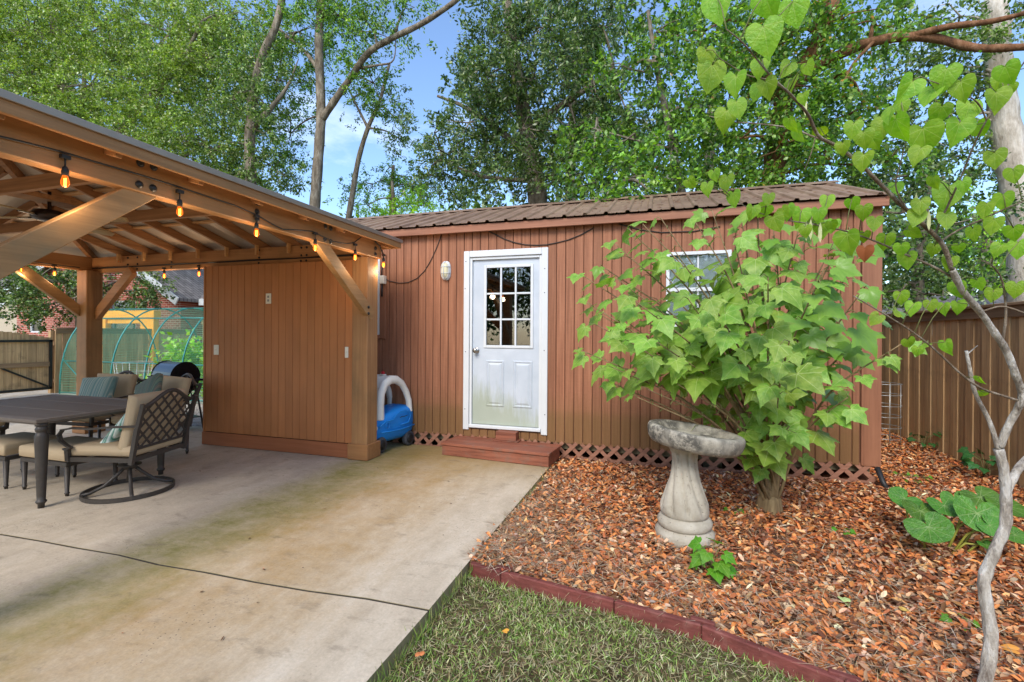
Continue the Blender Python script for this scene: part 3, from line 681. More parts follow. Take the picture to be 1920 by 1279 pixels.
ovalstack([(.058, .112, .012), (.062, .118, 0), (.062, .118, -.02), (.052, .106, -.026), (.046, .098, -.026)], M['white'], 'base', bl)
ovalstack([(.045, .096, -.024), (.043, .094, -.045), (.03, .078, -.07), (.01, .04, -.082)], M['frost'], 'lamp_glass', bl)
cg = MB(); n = 24
pth = [(lampc.x+x*.9, lampc.y-.05, lampc.z+z*.9) for x, z in oval(.054, .108)]; cg.tube(pth+[pth[0]], .0045, 6, False)
cg.tube([(lampc.x, lampc.y-.02, lampc.z+.112), (lampc.x, lampc.y-.06, lampc.z+.095), (lampc.x, lampc.y-.09, lampc.z+.05), (lampc.x, lampc.y-.092, lampc.z-.05), (lampc.x, lampc.y-.06, lampc.z-.095), (lampc.x, lampc.y-.02, lampc.z-.112)], .005, 6)
for dz in (-.035, .045): cg.tube([(lampc.x-.058, lampc.y-.02, lampc.z+dz), (lampc.x-.045, lampc.y-.06, lampc.z+dz), (lampc.x, lampc.y-.09, lampc.z+dz), (lampc.x+.045, lampc.y-.06, lampc.z+dz), (lampc.x+.058, lampc.y-.02, lampc.z+dz)], .0045, 6)
cg.build('cage', M['white'], bl)
def cable(pts, label, r=.006): return tag(MB().tube([PY(u, v, YF-.02) for u, v in pts], r, 6).build('cable', M['cord'], None), label, 'cable')
cable([(700, 511), (712, 519), (730, 527), (748, 531), (765, 530), (782, 522), (796, 508), (808, 488), (818, 466), (825, 448), (828, 437)], 'dark cable sagging from the gazebo post up to the shed eave', .005)
cable([(908, 430), (925, 438), (945, 448), (965, 455), (985, 459), (1005, 460), (1025, 459), (1045, 455), (1065, 450), (1090, 440), (1112, 428)], 'dark cable sagging just above the white shed door', .006)
cable([(1160, 420), (1200, 431), (1240, 436), (1300, 434), (1350, 425)], 'dark cable along the shed wall above the shrub', .006)
jb = PY(719, 524, YF-.03)
jbx = thing('outlet_box', 'small grey outlet box with cords plugged in beside the gazebo post', 'outlet box', jb)
MB().box(jb.x-.03, jb.y-.05, jb.z-.06, jb.x+.035, jb.y+.018, jb.z+.045).build('box', M['grey2'] if 'grey2' in M else M['ivory'], jbx, .006)
MB().tube([PY(716, 498, YF-.05), jb+Vector((-.01, -.03, .05))], .008, 6).build('plug_cord', M['cord'], jbx)
MB().tube([jb+Vector((-.012, -.012, -.055)), jb+Vector((-.014, -.012, -.22))], .011, 8).build('conduit', M['blackp'], jbx)
dp = tag(MB().tube([(2.012, 5.27, ZS-.03), (2.03, 5.2, .03), (2.05, 5.15, -.03)], .024, 10).build('drain_pipe', M['blackp']), 'short black drain pipe at the right foot of the shed', 'pipe')
# ================================================================ patio furniture
M['cast'] = plain('cast_aluminium', srgb(74, 68, 62), .5, .35, var=.2, sc_=30, bump=.15)
M['ttop'] = plain('table_cast_top', srgb(118, 106, 94), .6, .2, var=.2, sc_=40, bump=.2)
def fabric(name, c, var=.1):
    w = NT(name); a = w.n('TexWave'); a.inputs['Scale'].default_value = 260; w.l(w.co, a.inputs['Vector'])
    col = w.hsv(w.mix(c, c, 0.), .5, 1, w.math('ADD', w.math('MULTIPLY', w.noise(5, 5, .6), var*2), 1-var)); w.bump(w.noise(160, 3, .6), .2, .003); return w.fin(col, .9, .15)
M['tan'] = fabric('tan_cushion', srgb(186, 164, 132)); M['tan2'] = fabric('tan_piping', srgb(150, 128, 98))
def stripes(name, cols, sc_, rot=0):
    w = NT(name); v = w.map((sc_, .02, .02), rot=(0, 0, rot)); n = w.noise(1., 2, .5, v)
    k = len(cols); col = w.ramp(n, *[(.3+.4*i/(k-1), cols[i]) for i in range(k)]); w.bump(w.noise(160, 3, .6), .2, .003); return w.fin(col, .9, .15)
M['stripe'] = stripes('sea_stripe_fabric', [srgb(88, 118, 112), srgb(150, 172, 160), srgb(106, 140, 136), srgb(186, 190, 172), srgb(120, 150, 148), srgb(80, 104, 104)], 26)
M['stripe2'] = stripes('dark_sea_stripe_fabric', [srgb(66, 88, 84), srgb(128, 146, 126), srgb(84, 112, 106), srgb(140, 128, 112), srgb(96, 128, 118), srgb(62, 80, 78)], 40)
M['leafp'] = stripes('green_white_fabric', [srgb(24, 110, 90), srgb(230, 236, 226), srgb(34, 128, 104), srgb(220, 230, 220), srgb(20, 100, 84)], 22, .7)
def cushion(w_, d_, h_, p=5., n=16, crown=.0):
    q = MB(); vs = []; fs = []
    f = lambda a: max(0., 1-abs(a)**p)**(1/p)
    for sg in (1, -1):
        for i in range(n+1):
            for j in range(n+1):
                a = math.sin((i/n-.5)*math.pi); b_ = math.sin((j/n-.5)*math.pi)
                k = 1-.04*(1-abs(b_))*(abs(a) > .9); z = sg*h_/2*(min(f(a), f(b_))**.8)*(1+crown*(1-a*a)*(1-b_*b_))
                vs.append((a*w_/2*k, b_*d_/2, z))
    m = (n+1)**2
    for i in range(n):
        for j in range(n):
            x = i*(n+1)+j; fs.append((x, x+n+1, x+n+2, x+1)); fs.append((m+x, m+x+1, m+x+n+2, m+x+n+1))
    q.add(vs, fs, True); return q
# ---- table
TX0, TX1, TY0, TY1, TZ = -6.30, -4.56, 2.38, 3.46, .70
tb = thing('dining_table', 'dark cast-metal patio dining table with slatted top', 'table', ((TX0+TX1)/2, (TY0+TY1)/2, 0))
top = MB().box(TX0+.05, TY0+.05, TZ-.05, TX1-.05, TY1-.05, TZ-.02).build('tabletop', M['cast'], tb)
q = MB(); e = .075
q.box(TX0, TY0, TZ-.028, TX1, TY0+e, TZ); q.box(TX0, TY1-e, TZ-.028, TX1, TY1, TZ); q.box(TX0, TY0+e+.0005, TZ-.028, TX0+e, TY1-e-.0005, TZ); q.box(TX1-e, TY0+e+.0005, TZ-.028, TX1, TY1-e-.0005, TZ)
q.box(TX0+.015, TY0+.015, TZ-.042, TX1-.015, TY0+.05, TZ-.029); q.box(TX1-.05, TY0+.051, TZ-.042, TX1-.015, TY1-.015, TZ-.029)
q.build('table_rim', M['ttop'], top, .004)
x = TX0+e+.006; sm = MB().box(-.0095, TY0+e+.004-2.92, -.012, .0095, TY1-e-.004-2.92, .0).mesh('slat', M['ttop'])
while x < TX1-e-.02:
    inst('slat', sm, top, Vector((x+.0095, 2.92, TZ-.003))-wloc(top)); x += .027
for y in (TY0+.36, TY0+.72): MB().box(TX0+e, y, TZ-.02, TX1-e, y+.03, TZ-.001).build('cross_rail', M['ttop'], top)
legp = [(.021, .0), (.021, .03), (.026, .034), (.034, .045), (.034, .055), (.026, .062), (.028, .10), (.042, .52), (.043, .56), (.036, .585), (.03, .592), (.036, .60), (.04, .618), (.034, .635), (.03, .64), (.04, .642), (.04, .662)]
for x in (TX0+.09, TX1-.045):
    for y in (TY0+.06, TY1-.09): MB().lathe(legp, (x, y, .002), 16).build('leg', M['cast'], tb)
# ---- chairs
legc = [(.012, 0), (.014, .03), (.018, .034), (.018, .044), (.014, .05), (.022, .40)]
def chair(name, label, loc, rz, swivel, group=None):
    t = thing(name, label, 'chair', loc, rz, group)
    q = MB(); w_, d_, zs = .28, .27, .345
    for a, b_ in (((-w_, -d_), (w_, -d_)), ((w_, -d_), (w_, d_)), ((w_, d_), (-w_, d_)), ((-w_, d_), (-w_, -d_))): q.bar((*a, zs), (*b_, zs), .025, .035)
    q.build('seat_frame', M['cast'], t, local=True)
    bk = MB(); lean = lambda z: .27+.22*max(0, z-.40)
    ztop = lambda x: .83+.055*math.cos(min(1, abs(x)/.27)*math.pi)
    for sx in (-1, 1): bk.bar((sx*w_, .265, .31), (sx*w_, lean(.60), .60), .032, .032, (0, 1, 0)); bk.bar((sx*w_, lean(.60), .59), (sx*(w_+.012), lean(.80)+.02, .80), .03, .03, (0, 1, 0))
    xs_ = np.linspace(-.285, .285, 15); bk.tube([(x, lean(ztop(x)), ztop(x)) for x in xs_], .017, 8)
    bk.tube([(x, lean(.43), .43) for x in xs_], .012, 8); bo = bk.build('back_frame', M['cast'], t, local=True)
    sp = .105
    for sg in (-1, 1):
        for k in range(-8, 9):
            x0 = k*sp; a = []
            for i in range(41):
                z = .435+i*.0115; x = x0+sg*(z-.435)*1.0
                if abs(x) < .272 and z < ztop(x)-.008: a.append((x, lean(z)+.002*sg, z))
            if len(a) > 3: MB().bar(a[0], a[-1], .006, .017, Vector((1, 0, -sg))).build('back_slat', M['cast'], bo, local=True)
    M4 = Matrix.Translation((0, -.0, .41)); cu = cushion(.56, .54, .10); cu.xf(M4); cu.build('seat_cushion', M['tan'], t, local=True)
    cu = cushion(.55, .45, .11, 4); cu.xf(Matrix.Translation((0, .215, .645)) @ Matrix.Rotation(R(78), 4, 'X')); cu.build('back_cushion', M['tan'], t, local=True)
    for sx in (-1, 1):
        q = MB(); x = sx*.30
        pth = [(x-sx*.02, lean(.62), .62), (x, .12, .615), (x+sx*.01, -.05, .60), (x+sx*.012, -.2, .605), (x+sx*.012, -.285, .59), (x+sx*.012, -.315, .55), (x+sx*.012, -.30, .50), (x+sx*.01, -.255, .465), (x+sx*.005, -.225, .445), (x, -.26, .425), (x-sx*.01, -.29, .43)]
        for a, b_ in zip(pth, pth[1:]): q.bar(a, Vector(b_)+(Vector(b_)-Vector(a))*.12, .032, .013, (0, .4, .9) if abs(b_[1]-a[1]) > abs(b_[2]-a[2]) else (0, 1, 0))
        q.bar((x-sx*.012, -.262, .335), (x-sx*.005, -.262, .43), .03, .03, (0, 1, 0)); q.build('arm', M['cast'], t, local=True)
    if swivel:
        n = 40; r_ = .315; pts = [(r_*math.cos(2*math.pi*i/n), r_*math.sin(2*math.pi*i/n), .018) for i in range(n+1)]
        q = MB()
        for i in range(n): q.bar(pts[i], Vector(pts[i+1])+(Vector(pts[i+1])-Vector(pts[i]))*.1, .014, .034)
        q.build('base_ring', M['cast'], t, local=True)
        q = MB(); q.lathe([(.05, .20), (.055, .215), (.06, .225), (.085, .228), (.085, .236), (.045, .242), (.04, .30), (.10, .305), (.10, .325)], n=20); q.build('swivel_hub', M['cast'], t, local=True)
        for k in range(4):
            a = R(45+90*k); d = Vector((math.cos(a), math.sin(a), 0)); q = MB()
            q.tube([d*.03+Vector((0, 0, .215)), d*.08+Vector((0, 0, .16)), d*.17+Vector((0, 0, .075)), d*.26+Vector((0, 0, .035)), d*.312+Vector((0, 0, .028))], .014, 8); q.build('base_spoke', M['cast'], t, local=True)
        q = MB(); q.bar((-.2, 0, .325), (.2, 0, .325), .05, .015); q.bar((0, -.26, .33), (0, .26, .33), .04, .012)
        q.build('rocker_plate', M['cast'], t, local=True)
    else:
        for sx in (-1, 1):
            for sy in (-1, 1): MB().lathe([(r__, z*.82) for r__, z in legc], (sx*.265, sy*.25, 0.002), 12).build('leg', M['cast'], t, local=True)
    return t
CHG = 'cushioned patio chairs round the table'
chair('swivel_chair', 'swivel patio chair with diamond lattice back turned to the camera', (-4.37, 2.93, 0.002), R(-76), True, CHG)
chair('patio_chair', 'cushioned patio chair behind the table with a pale striped pillow', (-6.36, 3.88, 0), R(6), False, CHG)
chair('patio_chair', 'cushioned patio chair near the grill with a dark striped pillow', (-5.43, 3.86, 0), R(-14), False, CHG)
chair('patio_chair', 'cushioned patio chair at the left end of the table, at the picture edge', (-6.95, 2.95, 0), R(90), False, CHG)
def ottoman(label, x0, x1, y0, y1):
    t = thing('ottoman', label, 'ottoman', ((x0+x1)/2, (y0+y1)/2, 0), 0, 'cushioned ottomans under the table')
    q = MB(); q.box(x0, y0, .25, x1, y0+.03, .285); q.box(x0, y1-.03, .25, x1, y1, .285); q.box(x0, y0+.031, .25, x0+.03, y1-.031, .285); q.box(x1-.03, y0+.031, .25, x1, y1-.031, .285); q.build('frame', M['cast'], t, .003)
    for x in (x0+.02, x1-.02):
        for y in (y0+.02, y1-.02): MB().lathe([(r_, z*.62) for r_, z in legc], (x, y, .002), 12).build('leg', M['cast'], t)
    c = cushion(x1-x0+.02, y1-y0+.02, .12); c.xf(Matrix.Translation(((x0+x1)/2, (y0+y1)/2, .343))); c.build('cushion', M['tan'], t)
ottoman('tan cushioned ottoman under the table beside the swivel chair', -5.30, -4.71, 2.66, 3.07); ottoman('tan cushioned ottoman under the table at the left picture edge', -5.98, -5.43, 2.62, 3.03)
def pillow(label, mat, loc, rot, w_=.44, h_=.40, th=.14):
    c = cushion(w_, h_, th, 2.6, 14); c.xf(Matrix.Translation(loc) @ Matrix.Rotation(rot[2], 4, 'Z') @ Matrix.Rotation(rot[0], 4, 'X') @ Matrix.Rotation(rot[1], 4, 'Z'))
    t = thing('throw_pillow', label, 'pillow', loc); c.build('cover', mat, t); return t
pillow('pale sea-green striped pillow on the chair behind the table', M['stripe'], (-6.31, 3.86, .655), (R(72), R(4), R(8)))
pillow('dark green striped pillow on the chair near the grill', M['stripe2'], (-5.40, 3.80, .675), (R(75), R(22), R(-14)))
pillow('green and white leaf-patterned pillow on the swivel chair seat', M['leafp'], (-4.42, 2.95, .53), (R(60), R(20), R(-70)), .36, .36, .10)
# ================================================================ grill
M['enamel'] = plain('black_enamel', srgb(22, 22, 23), .18, .0, spec=.6, var=.1, bump=.02, bsc=8)
GC = Vector((-6.62, 5.05, 0)); ga = R(-14)
gr_ = thing('barrel_grill', 'black barrel charcoal grill with side shelves behind the gazebo', 'grill', GC, ga); gr_.scale = (.8, .8, .93)
def halfcyl(r_, Lg, z, a0, a1, n=14):
    q = MB(); vs = []; fs = []
    for sx in (-1, 1):
        for i in range(n+1):
            a = a0+(a1-a0)*i/n; vs.append((sx*Lg/2, -r_*math.cos(a), z+r_*math.sin(a)))
    for i in range(n): fs.append((i, i+1, n+2+i, n+1+i))
    fs += [tuple(range(n+1)), tuple(range(2*n+1, n, -1))]; q.add(vs, fs, False); return q
halfcyl(.235, .72, .80, R(-4), R(184)).build('lid', M['enamel'], gr_, local=True).modifiers.new('b', 'BEVEL').width = .012
halfcyl(.23, .70, .79, R(186), R(354)).build('fire_box', M['enamel'], gr_, local=True)
q = MB(); q.tube([(-.2, -.24, .84), (-.2, -.285, .85), (.2, -.285, .85), (.2, -.24, .84)], .011, 8); q.build('lid_handle', M['chrome'], gr_, local=True)
MB().box(-.72, -.16, .77, -.42, .16, .80).build('side_shelf', M['enamel'], gr_, .006, local=True); MB().box(.42, -.16, .77, .74, .16, .80).build('side_shelf', M['enamel'], gr_, .006, local=True)
MB().box(-.36, -.46, .755, .36, -.26, .775).build('front_shelf', M['black'], gr_, .004, local=True)
for sx in (-1, 1):
    for sy in (-1, 1): MB().tube([(sx*.38, sy*.13, .77), (sx*.40, sy*.2, .4), (sx*.42, sy*.27, .0)], .017, 8).build('leg', M['cast'], gr_, local=True)
MB().tube([(.38, -.15, .70), (.55, -.15, .66), (.62, -.15, .72), (.7, -.1, .76)], .008, 6).build('shelf_stay', M['cast'], gr_, local=True)
MB().box(-.38, -.24, .18, .38, .24, .195).build('lower_rack', M['cast'], gr_, local=True)
# ================================================================ toy car
M['blue'] = plain('blue_plastic', srgb(20, 128, 208), .38, var=.08, sc_=4, bump=.03); M['wplast'] = plain('white_plastic', srgb(226, 222, 208), .45, var=.08, sc_=5, bump=.03)
M['tyre'] = plain('grey_tyre', srgb(72, 72, 74), .7, var=.15); M['red'] = plain('red_plastic', srgb(190, 30, 34), .4)
TC = Vector((-3.165, 5.02, .004))
car = thing('toy_car', 'blue and white plastic ride-on toy car half hidden by the gazebo post', 'toy car', TC, R(-14)); car.scale = (1, .84, 1)
secs = [(-.40, .13, .20, .32), (-.385, .17, .15, .38), (-.33, .2, .115, .42), (-.22, .215, .10, .44), (-.10, .222, .095, .455), (.08, .225, .095, .475), (.24, .222, .10, .49), (.33, .205, .11, .49), (.385, .17, .15, .46), (.40, .12, .22, .40)]
q = MB(); n = 24; vs = []; fs = []
for y, w_, zb, zt in secs:
    for k in range(n):
        a = 2*math.pi*k/n; c, s = math.cos(a), math.sin(a); zz = (zb+zt)/2+(zt-zb)/2*math.copysign(abs(s)**.45, s)
        taper = 1-.16*max(0, (.24-zz)/.15)
        vs.append((w_*taper*math.copysign(abs(c)**.42, c), y, zz))
for i in range(len(secs)-1):
    for k in range(n): fs.append((i*n+k, i*n+(k+1) % n, (i+1)*n+(k+1) % n, (i+1)*n+k))
fs += [tuple(range(n)), tuple(range(len(secs)*n-1, (len(secs)-1)*n-1, -1))]; q.add(vs, fs, True); body = q.build('body', M['blue'], car, local=True)
for z, off in ((.235, .012), (.25, .006)):     # moulded belt line
    pass
MB().tube([(.232, -.3, .245), (.238, -.1, .235), (.24, .15, .24), (.235, .33, .255)], .008, 6).build('moulded_line', M['blue'], body, local=True)
MB().tube([(.225, -.34, .31), (.232, -.24, .36), (.236, -.16, .365), (.238, -.10, .37), (.236, -.04, .42), (.234, .04, .45), (.236, .14, .455), (.238, .22, .43), (.238, .24, .36), (.236, .2, .30), (.238, .05, .29)], .007, 6).build('door_line', M['blue'], body, local=True)
MB().tube([(.238, .03, .375), (.240, .06, .385), (.240, .12, .382), (.239, .18, .388)], .004, 5).build('emblem', M['blackp'], body, local=True)
q = MB(); q.tube([(.232+.004, -.20+.035*math.cos(a), .315+.035*math.sin(a)) for a in np.linspace(0, 6.28, 14)], .005, 5, False); q.build('fuel_cap', M['blue'], body, local=True)
for sx in (-1, 1):
    q = MB(); q.lathe([(.045, 0), (.045, .006), (.036, .014), (.02, .016)], n=16); q.xf(Matrix.Translation((sx*.165, -.372, .295)) @ Matrix.Rotation(R(90+0), 4, 'X') @ Matrix.Rotation(R(sx*22), 4, 'Y')); h_ = q.build('headlight', M['wplast'], car, local=True)
    q = MB(); q.lathe([(.02, 0), (.02, .004), (.01, .006)], n=12); q.xf(Matrix.Translation((sx*.169, -.389, .293)) @ Matrix.Rotation(R(90), 4, 'X') @ Matrix.Rotation(R(sx*22), 4, 'Y')); q.build('pupil', M['blackp'], h_, local=True)
    # roof pillars: front post, roof rail and rear post on each side
    arch = [(-.27, .38), (-.265, .54), (-.235, .68), (-.16, .785), (-.05, .83), (.06, .825), (.17, .77), (.25, .67), (.30, .56), (.31, .42)]
    q = MB(); vs = []; fs = []
    for i, (y, z) in enumerate(arch):
        t = i/(len(arch)-1); thick = .088-.044*t
        dy, dz = (arch[min(i+1, len(arch)-1)][0]-arch[max(i-1, 0)][0], arch[min(i+1, len(arch)-1)][1]-arch[max(i-1, 0)][1]); l_ = math.hypot(dy, dz); ny, nz = -dz/l_, dy/l_
        xo = .168-.03*max(0, (z-.45)/.4)
        for k in range(10):
            a = 2*math.pi*k/10; vs.append((sx*(xo+.042*math.cos(a)), y+ny*thick*math.sin(a)*.8, z+nz*thick*math.sin(a)*.8-.0))
    for i in range(len(arch)-1):
        for k in range(10): fs.append((i*10+k, i*10+(k+1) % 10, (i+1)*10+(k+1) % 10, (i+1)*10+k))
    q.add(vs, fs, True); q.build('roof_pillar', M['wplast'], car, local=True)
q = MB(); vs = []; fs = []; ra = [(-.25, .62), (-.22, .73), (-.16, .81), (-.05, .862), (.06, .855), (.17, .80)]
for y, z in ra:
    for k in range(9): x = -.17+.34*k/8; vs.append((x, y, z+.012*(1-(x/.17)**2)))
for i in range(len(ra)-1):
    for k in range(8): fs.append((i*9+k, i*9+k+1, i*9+k+10, i*9+k+9))
q.add(vs, fs, True); o = q.build('roof', M['wplast'], car, local=True); o.modifiers.new('t', 'SOLIDIFY').thickness = .03
MB().box(-.035, -.06, .874, .035, .0, .89).build('beacon_base', M['wplast'], car, .004, local=True); MB().sphere((0, -.03, .902), .026, 12, 8).build('beacon', M['red'], car, local=True)
for sx in (-1, 1):
    for y in (-.27, .27):
        q = MB(); q.lathe([(.05, -.03), (.085, -.034), (.093, -.02), (.093, .02), (.085, .034), (.05, .03)], n=24); q.xf(Matrix.Translation((sx*.175, y, .092)) @ Matrix.Rotation(R(90), 4, 'Y')); wh = q.build('wheel', M['tyre'], car, local=True)
        q = MB(); q.lathe([(.055, -.028), (.06, -.036), (.02, -.04)], n=16); q.xf(Matrix.Translation((sx*.175, y, .092)) @ Matrix.Rotation(R(-90*sx), 4, 'Y')); q.build('hub', M['blackp'], wh, local=True)
# ================================================================ hoop tunnel with net, yellow timber frame, wire rack
M['teal'] = plain('teal_coated_tube', srgb(54, 128, 120), .4, .2, var=.15); M['teal2'] = plain('grey_green_tube', srgb(84, 108, 104), .35, .4)
def net(name, c, sc_, w_):
    m = NT(name); g = m.n('NewGeometry'); s = m.sep(m.n('TexCoord').outputs['UV']); fx = m.math('FRACT', m.math('MULTIPLY', s[0], sc_)); fy = m.math('FRACT', m.math('MULTIPLY', s[1], sc_))
    on = m.math('MAXIMUM', m.math('LESS_THAN', fx, w_), m.math('LESS_THAN', fy, w_)); t = m.n('BsdfTransparent'); x = m.n('MixShader'); m.fin(c, .6, .3)
    m.l(on, x.inputs[0]); m.l(t.outputs[0], x.inputs[1]); m.l(m.b.outputs[0], x.inputs[2]); m.l(x.outputs[0], m.o.inputs[0]); return m.m
M['net'] = net('green_netting', srgb(96, 160, 128), 30, .08)
tun = thing('hoop_tunnel', 'teal hoop garden tunnel covered in green netting', 'garden tunnel', (-11, 8.2, 0))
tc_, tr_, th_ = 8.2, 1.1, 1.95
hp = lambda x, a: Vector((x, tc_-tr_*math.cos(a), max(0, th_*math.sin(a)**.8)))
TXs = [-12.8, -11.2, -10.2, -9.2, -8.2]
for i, x in enumerate(TXs): MB().tube([hp(x, a) for a in np.linspace(0, math.pi, 25)], .017, 8).build('hoop', M['teal'], tun)
for y_, z_ in ((tc_-tr_, .03), (tc_-tr_*math.cos(.3), th_*math.sin(.3)**.8), (tc_-tr_*math.cos(1.0), th_*math.sin(1.0)**.8), (tc_, th_), (tc_+tr_, .03)): MB().tube([(-12.8, y_, z_), (-8.2, y_, z_)], .013, 8).build('rail', M['teal'], tun)
MB().tube([hp(-12.8, .32), hp(-11.9, 0.05)], .012, 6).build('brace_tube', M['teal'], tun)
def uvmesh(q, name, mat, parent, uvs):
    o = q.build(name, mat, parent); u = o.data.uv_layers.new(name='UV')
    for lp in o.data.loops: u.data[lp.index].uv = uvs[lp.vertex_index]
    return o
q = MB(); vs = []; uv = []; na, nx = 24, 24
for i in range(nx+1):
    x = -12.8+4.6*i/nx
    for k in range(na+1):
        a = math.pi*k/na; p = hp(x, a); sag = .03*math.sin(x*6)*math.sin(a*5); c = Vector((x, tc_, .9)); vs.append(p+(p-c)*.01+(c-p)*max(0, sag)); uv.append((x, a*1.7))
q.add(vs, [(i*(na+1)+k, i*(na+1)+k+1, (i+1)*(na+1)+k+1, (i+1)*(na+1)+k) for i in range(nx) for k in range(na)], True); uvmesh(q, 'netting', M['net'], tun, uv)
q = MB(); n = 18; vs = [hp(-12.805, math.pi*k/n) for k in range(n+1)]; q.add(vs, [tuple(range(n+1))]); uvmesh(q, 'end_netting', M['net'], tun, [(v.y, v.z) for v in vs])
M['yellow'] = wood('yellow_timber', srgb(250, 176, 44), srgb(230, 148, 30), 2, .6); M['yellow_x'] = wood('yellow_timber_x', srgb(250, 178, 48), srgb(230, 150, 34), 0, .6)
yf = thing('garden_gateway', 'bright yellow timber door frame behind the netted tunnel', 'gateway', PY(235, 735, 9.5)*1)
yf.location.z = 0
p0, p1, p2, p3, p4 = [PY(u, 640, 9.5).x for u in (187, 201, 266, 291, 178)]
zt_ = PY(240, 596, 9.5).z
MB().box(p0, 9.45, -.03, p1, 9.6, zt_).build('post', M['yellow'], yf, .005); MB().box(p2, 9.45, -.03, p3, 9.6, zt_).build('post', M['yellow'], yf, .005); MB().box(p0-.1, 9.42, zt_+.001, p3+.05, 9.62, zt_+.2).build('lintel', M['yellow_x'], yf, .005); MB().box(p1+.001, 9.5, zt_-.16, p2-.001, 9.58, zt_-.04).build('cross_rail', M['yellow_x'], yf, .004)
M['wire'] = plain('galvanised_wire', srgb(170, 172, 168), .4, .6, bump=0)
def cage(name, label, c, r_, h_, nr, nu, taper=0):
    t = thing(name, label, 'wire cage', c); q = MB(); c = Vector(c)
    for i in range(nr):
        z = h_*(.12+.88*i/(nr-1)); rr = r_*(1-taper*(1-z/h_)); MB().tube([c+Vector((rr*math.cos(a), rr*math.sin(a), z)) for a in np.linspace(0, 2*math.pi, 21)], .004, 5, False).build('ring_wire', M['wire'], t)
    for k in range(nu):
        a = 2*math.pi*k/nu; MB().tube([c+Vector((r_*(1-taper)*math.cos(a), r_*(1-taper)*math.sin(a), 0)), c+Vector((r_*math.cos(a), r_*math.sin(a), h_))], .004, 5).build('upright_wire', M['wire'], t)
    return t
cage('wire_cage', 'round galvanised wire plant cage between shed and right fence', (2.86, 7.35, bed_z(2.86, 7.35)), .2, .8, 6, 8)
cage('wire_basket', 'flared wire plant cage behind the grill', (PY(250, 700, 6.4).x, 6.4, -.04), .3, .86, 5, 8, .35)
# ================================================================ fences, gate
def fence_run(name, label, a, b_, z0, z1, mat, bw=.14, side=1, cap=True, rails=True, mh=None):
    a, b_ = Vector((*a, 0)), Vector((*b_, 0)); d = (b_-a); Lg = d.length; d.normalize(); nrm = Vector((-d.y, d.x, 0))*side
    t = thing(name, label, 'fence', a); k = int(Lg/bw); ang = math.atan2(d.y, d.x)
    meshes = []
    for v in range(4): q = MB(); q.box(.004, -.009, 0, bw-.004, .009, z1-z0-.03+.01*v); meshes.append(q.mesh('fence_board', mat))
    for i in range(k):
        p = a+d*(i*bw)+nrm*(.012*(i % 2)+random.uniform(0, .004)); inst('fence_board', meshes[random.randrange(4)], t, (p.x-a.x, p.y-a.y, z0), (0, random.uniform(-.006, .006), ang))
    if rails:
        for z in (z0+.3, z1-.35): MB().bar(a-nrm*.04+Vector((0, 0, z)), b_-nrm*.04+Vector((0, 0, z)), .04, .09).build('rail', mh or M['fence_h'], t)
    if cap:
        MB().bar(a+nrm*.03+Vector((0, 0, z1-.06)), b_+nrm*.03+Vector((0, 0, z1-.06)), .02, .11).build('top_trim', mh or M['fence_h'], t, .003); MB().bar(a+Vector((0, 0, z1+.012)), b_+Vector((0, 0, z1+.012)), .14, .03).build('cap_rail', mh or M['fence_h'], t, .004)
    i = 0
    while i*2.4 < Lg: p = a+d*(i*2.4)-nrm*.1; MB().box(p.x-.045, p.y-.045, z0, p.x+.045, p.y+.045, z1-.05).build('post', mat, t); i += 1
    return t
fence_run('board_fence', 'weathered brown board fence on the right beside the leaf bed', (3.36, 1.6), (3.36, 10.4), -.06, 1.70, M['fence'], .138, 1)
fence_run('board_fence', 'board fence closing the gap behind the shed on the right', (3.30, 10.4), (-2.5, 10.4), -.1, 1.72, M['fence'], .14, 1, mh=M['gwood_x'])
fence_run('board_fence', 'pale olive board fence behind the netted tunnel', (-13.2, 10.9), (-3.5, 10.9), -.1, 1.75, M['fence_o'], .14, -1, mh=M['fence_o'])
fence_run('board_fence', 'dark board fence beside the gate behind the tunnel end', (-13.34, 7.3), (-13.34, 10.8), -.05, 1.46, M['fence'], .14, -1)
gt_ = thing('yard_gate', 'brown board gate with arched top and dark metal frame', 'gate', (-13.32, 6.2, 0))
for i in range(16):
    y0 = 5.0+i*.14; t = (y0+.07-6.1)/1.15; z1 = 1.24+.16*math.cos(max(-1, min(1, t))*math.pi/2); MB().box(-13.34, y0+.004, .06, -13.32, y0+.136, z1).build('gate_board', M['fence'], gt_)
q = MB(); q.bar((-13.29, 4.95, 1.18), (-13.29, 7.22, 1.18), .04, .05); q.bar((-13.29, 4.95, .1), (-13.29, 7.22, .1), .04, .05); q.bar((-13.29, 7.2, .08), (-13.29, 7.2, 1.2), .05, .04, (1, 0, 0)); q.bar((-13.29, 7.15, .14), (-13.29, 5.4, 1.15), .025, .035); q.build('metal_frame', M['black'], gt_)
MB().box(-13.315, 4.97, .60, -13.27, 7.17, .70).build('mid_rail', M['fence_h'], gt_)
# ================================================================ landscape edging
ed = thing('timber_edging', 'red-brown timber edging between the lawn and the leaf bed', 'edging', (0, 2.4, -.05))
ex = [-1.075, -.86, -.2, .22, .74, 1.35, 2.0, 2.8]
for i in range(len(ex)-1):
    a = Vector((ex[i]+.002, edge_y(ex[i]), -.055+random.uniform(-.004, .004))); b_ = Vector((ex[i+1]-.002, edge_y(ex[i+1]), -.055+random.uniform(-.004, .004))); MB().bar(a, b_, .036, .10).build('edging_board', M['edging'], ed, .006)
for i in (1, 3, 4): x = ex[i]; MB().bar((x-.05, edge_y(x)+.034, -.045), (x+.06, edge_y(x+.06)+.034, -.045), .03, .095).build('stake', M['edging'], ed, .005)
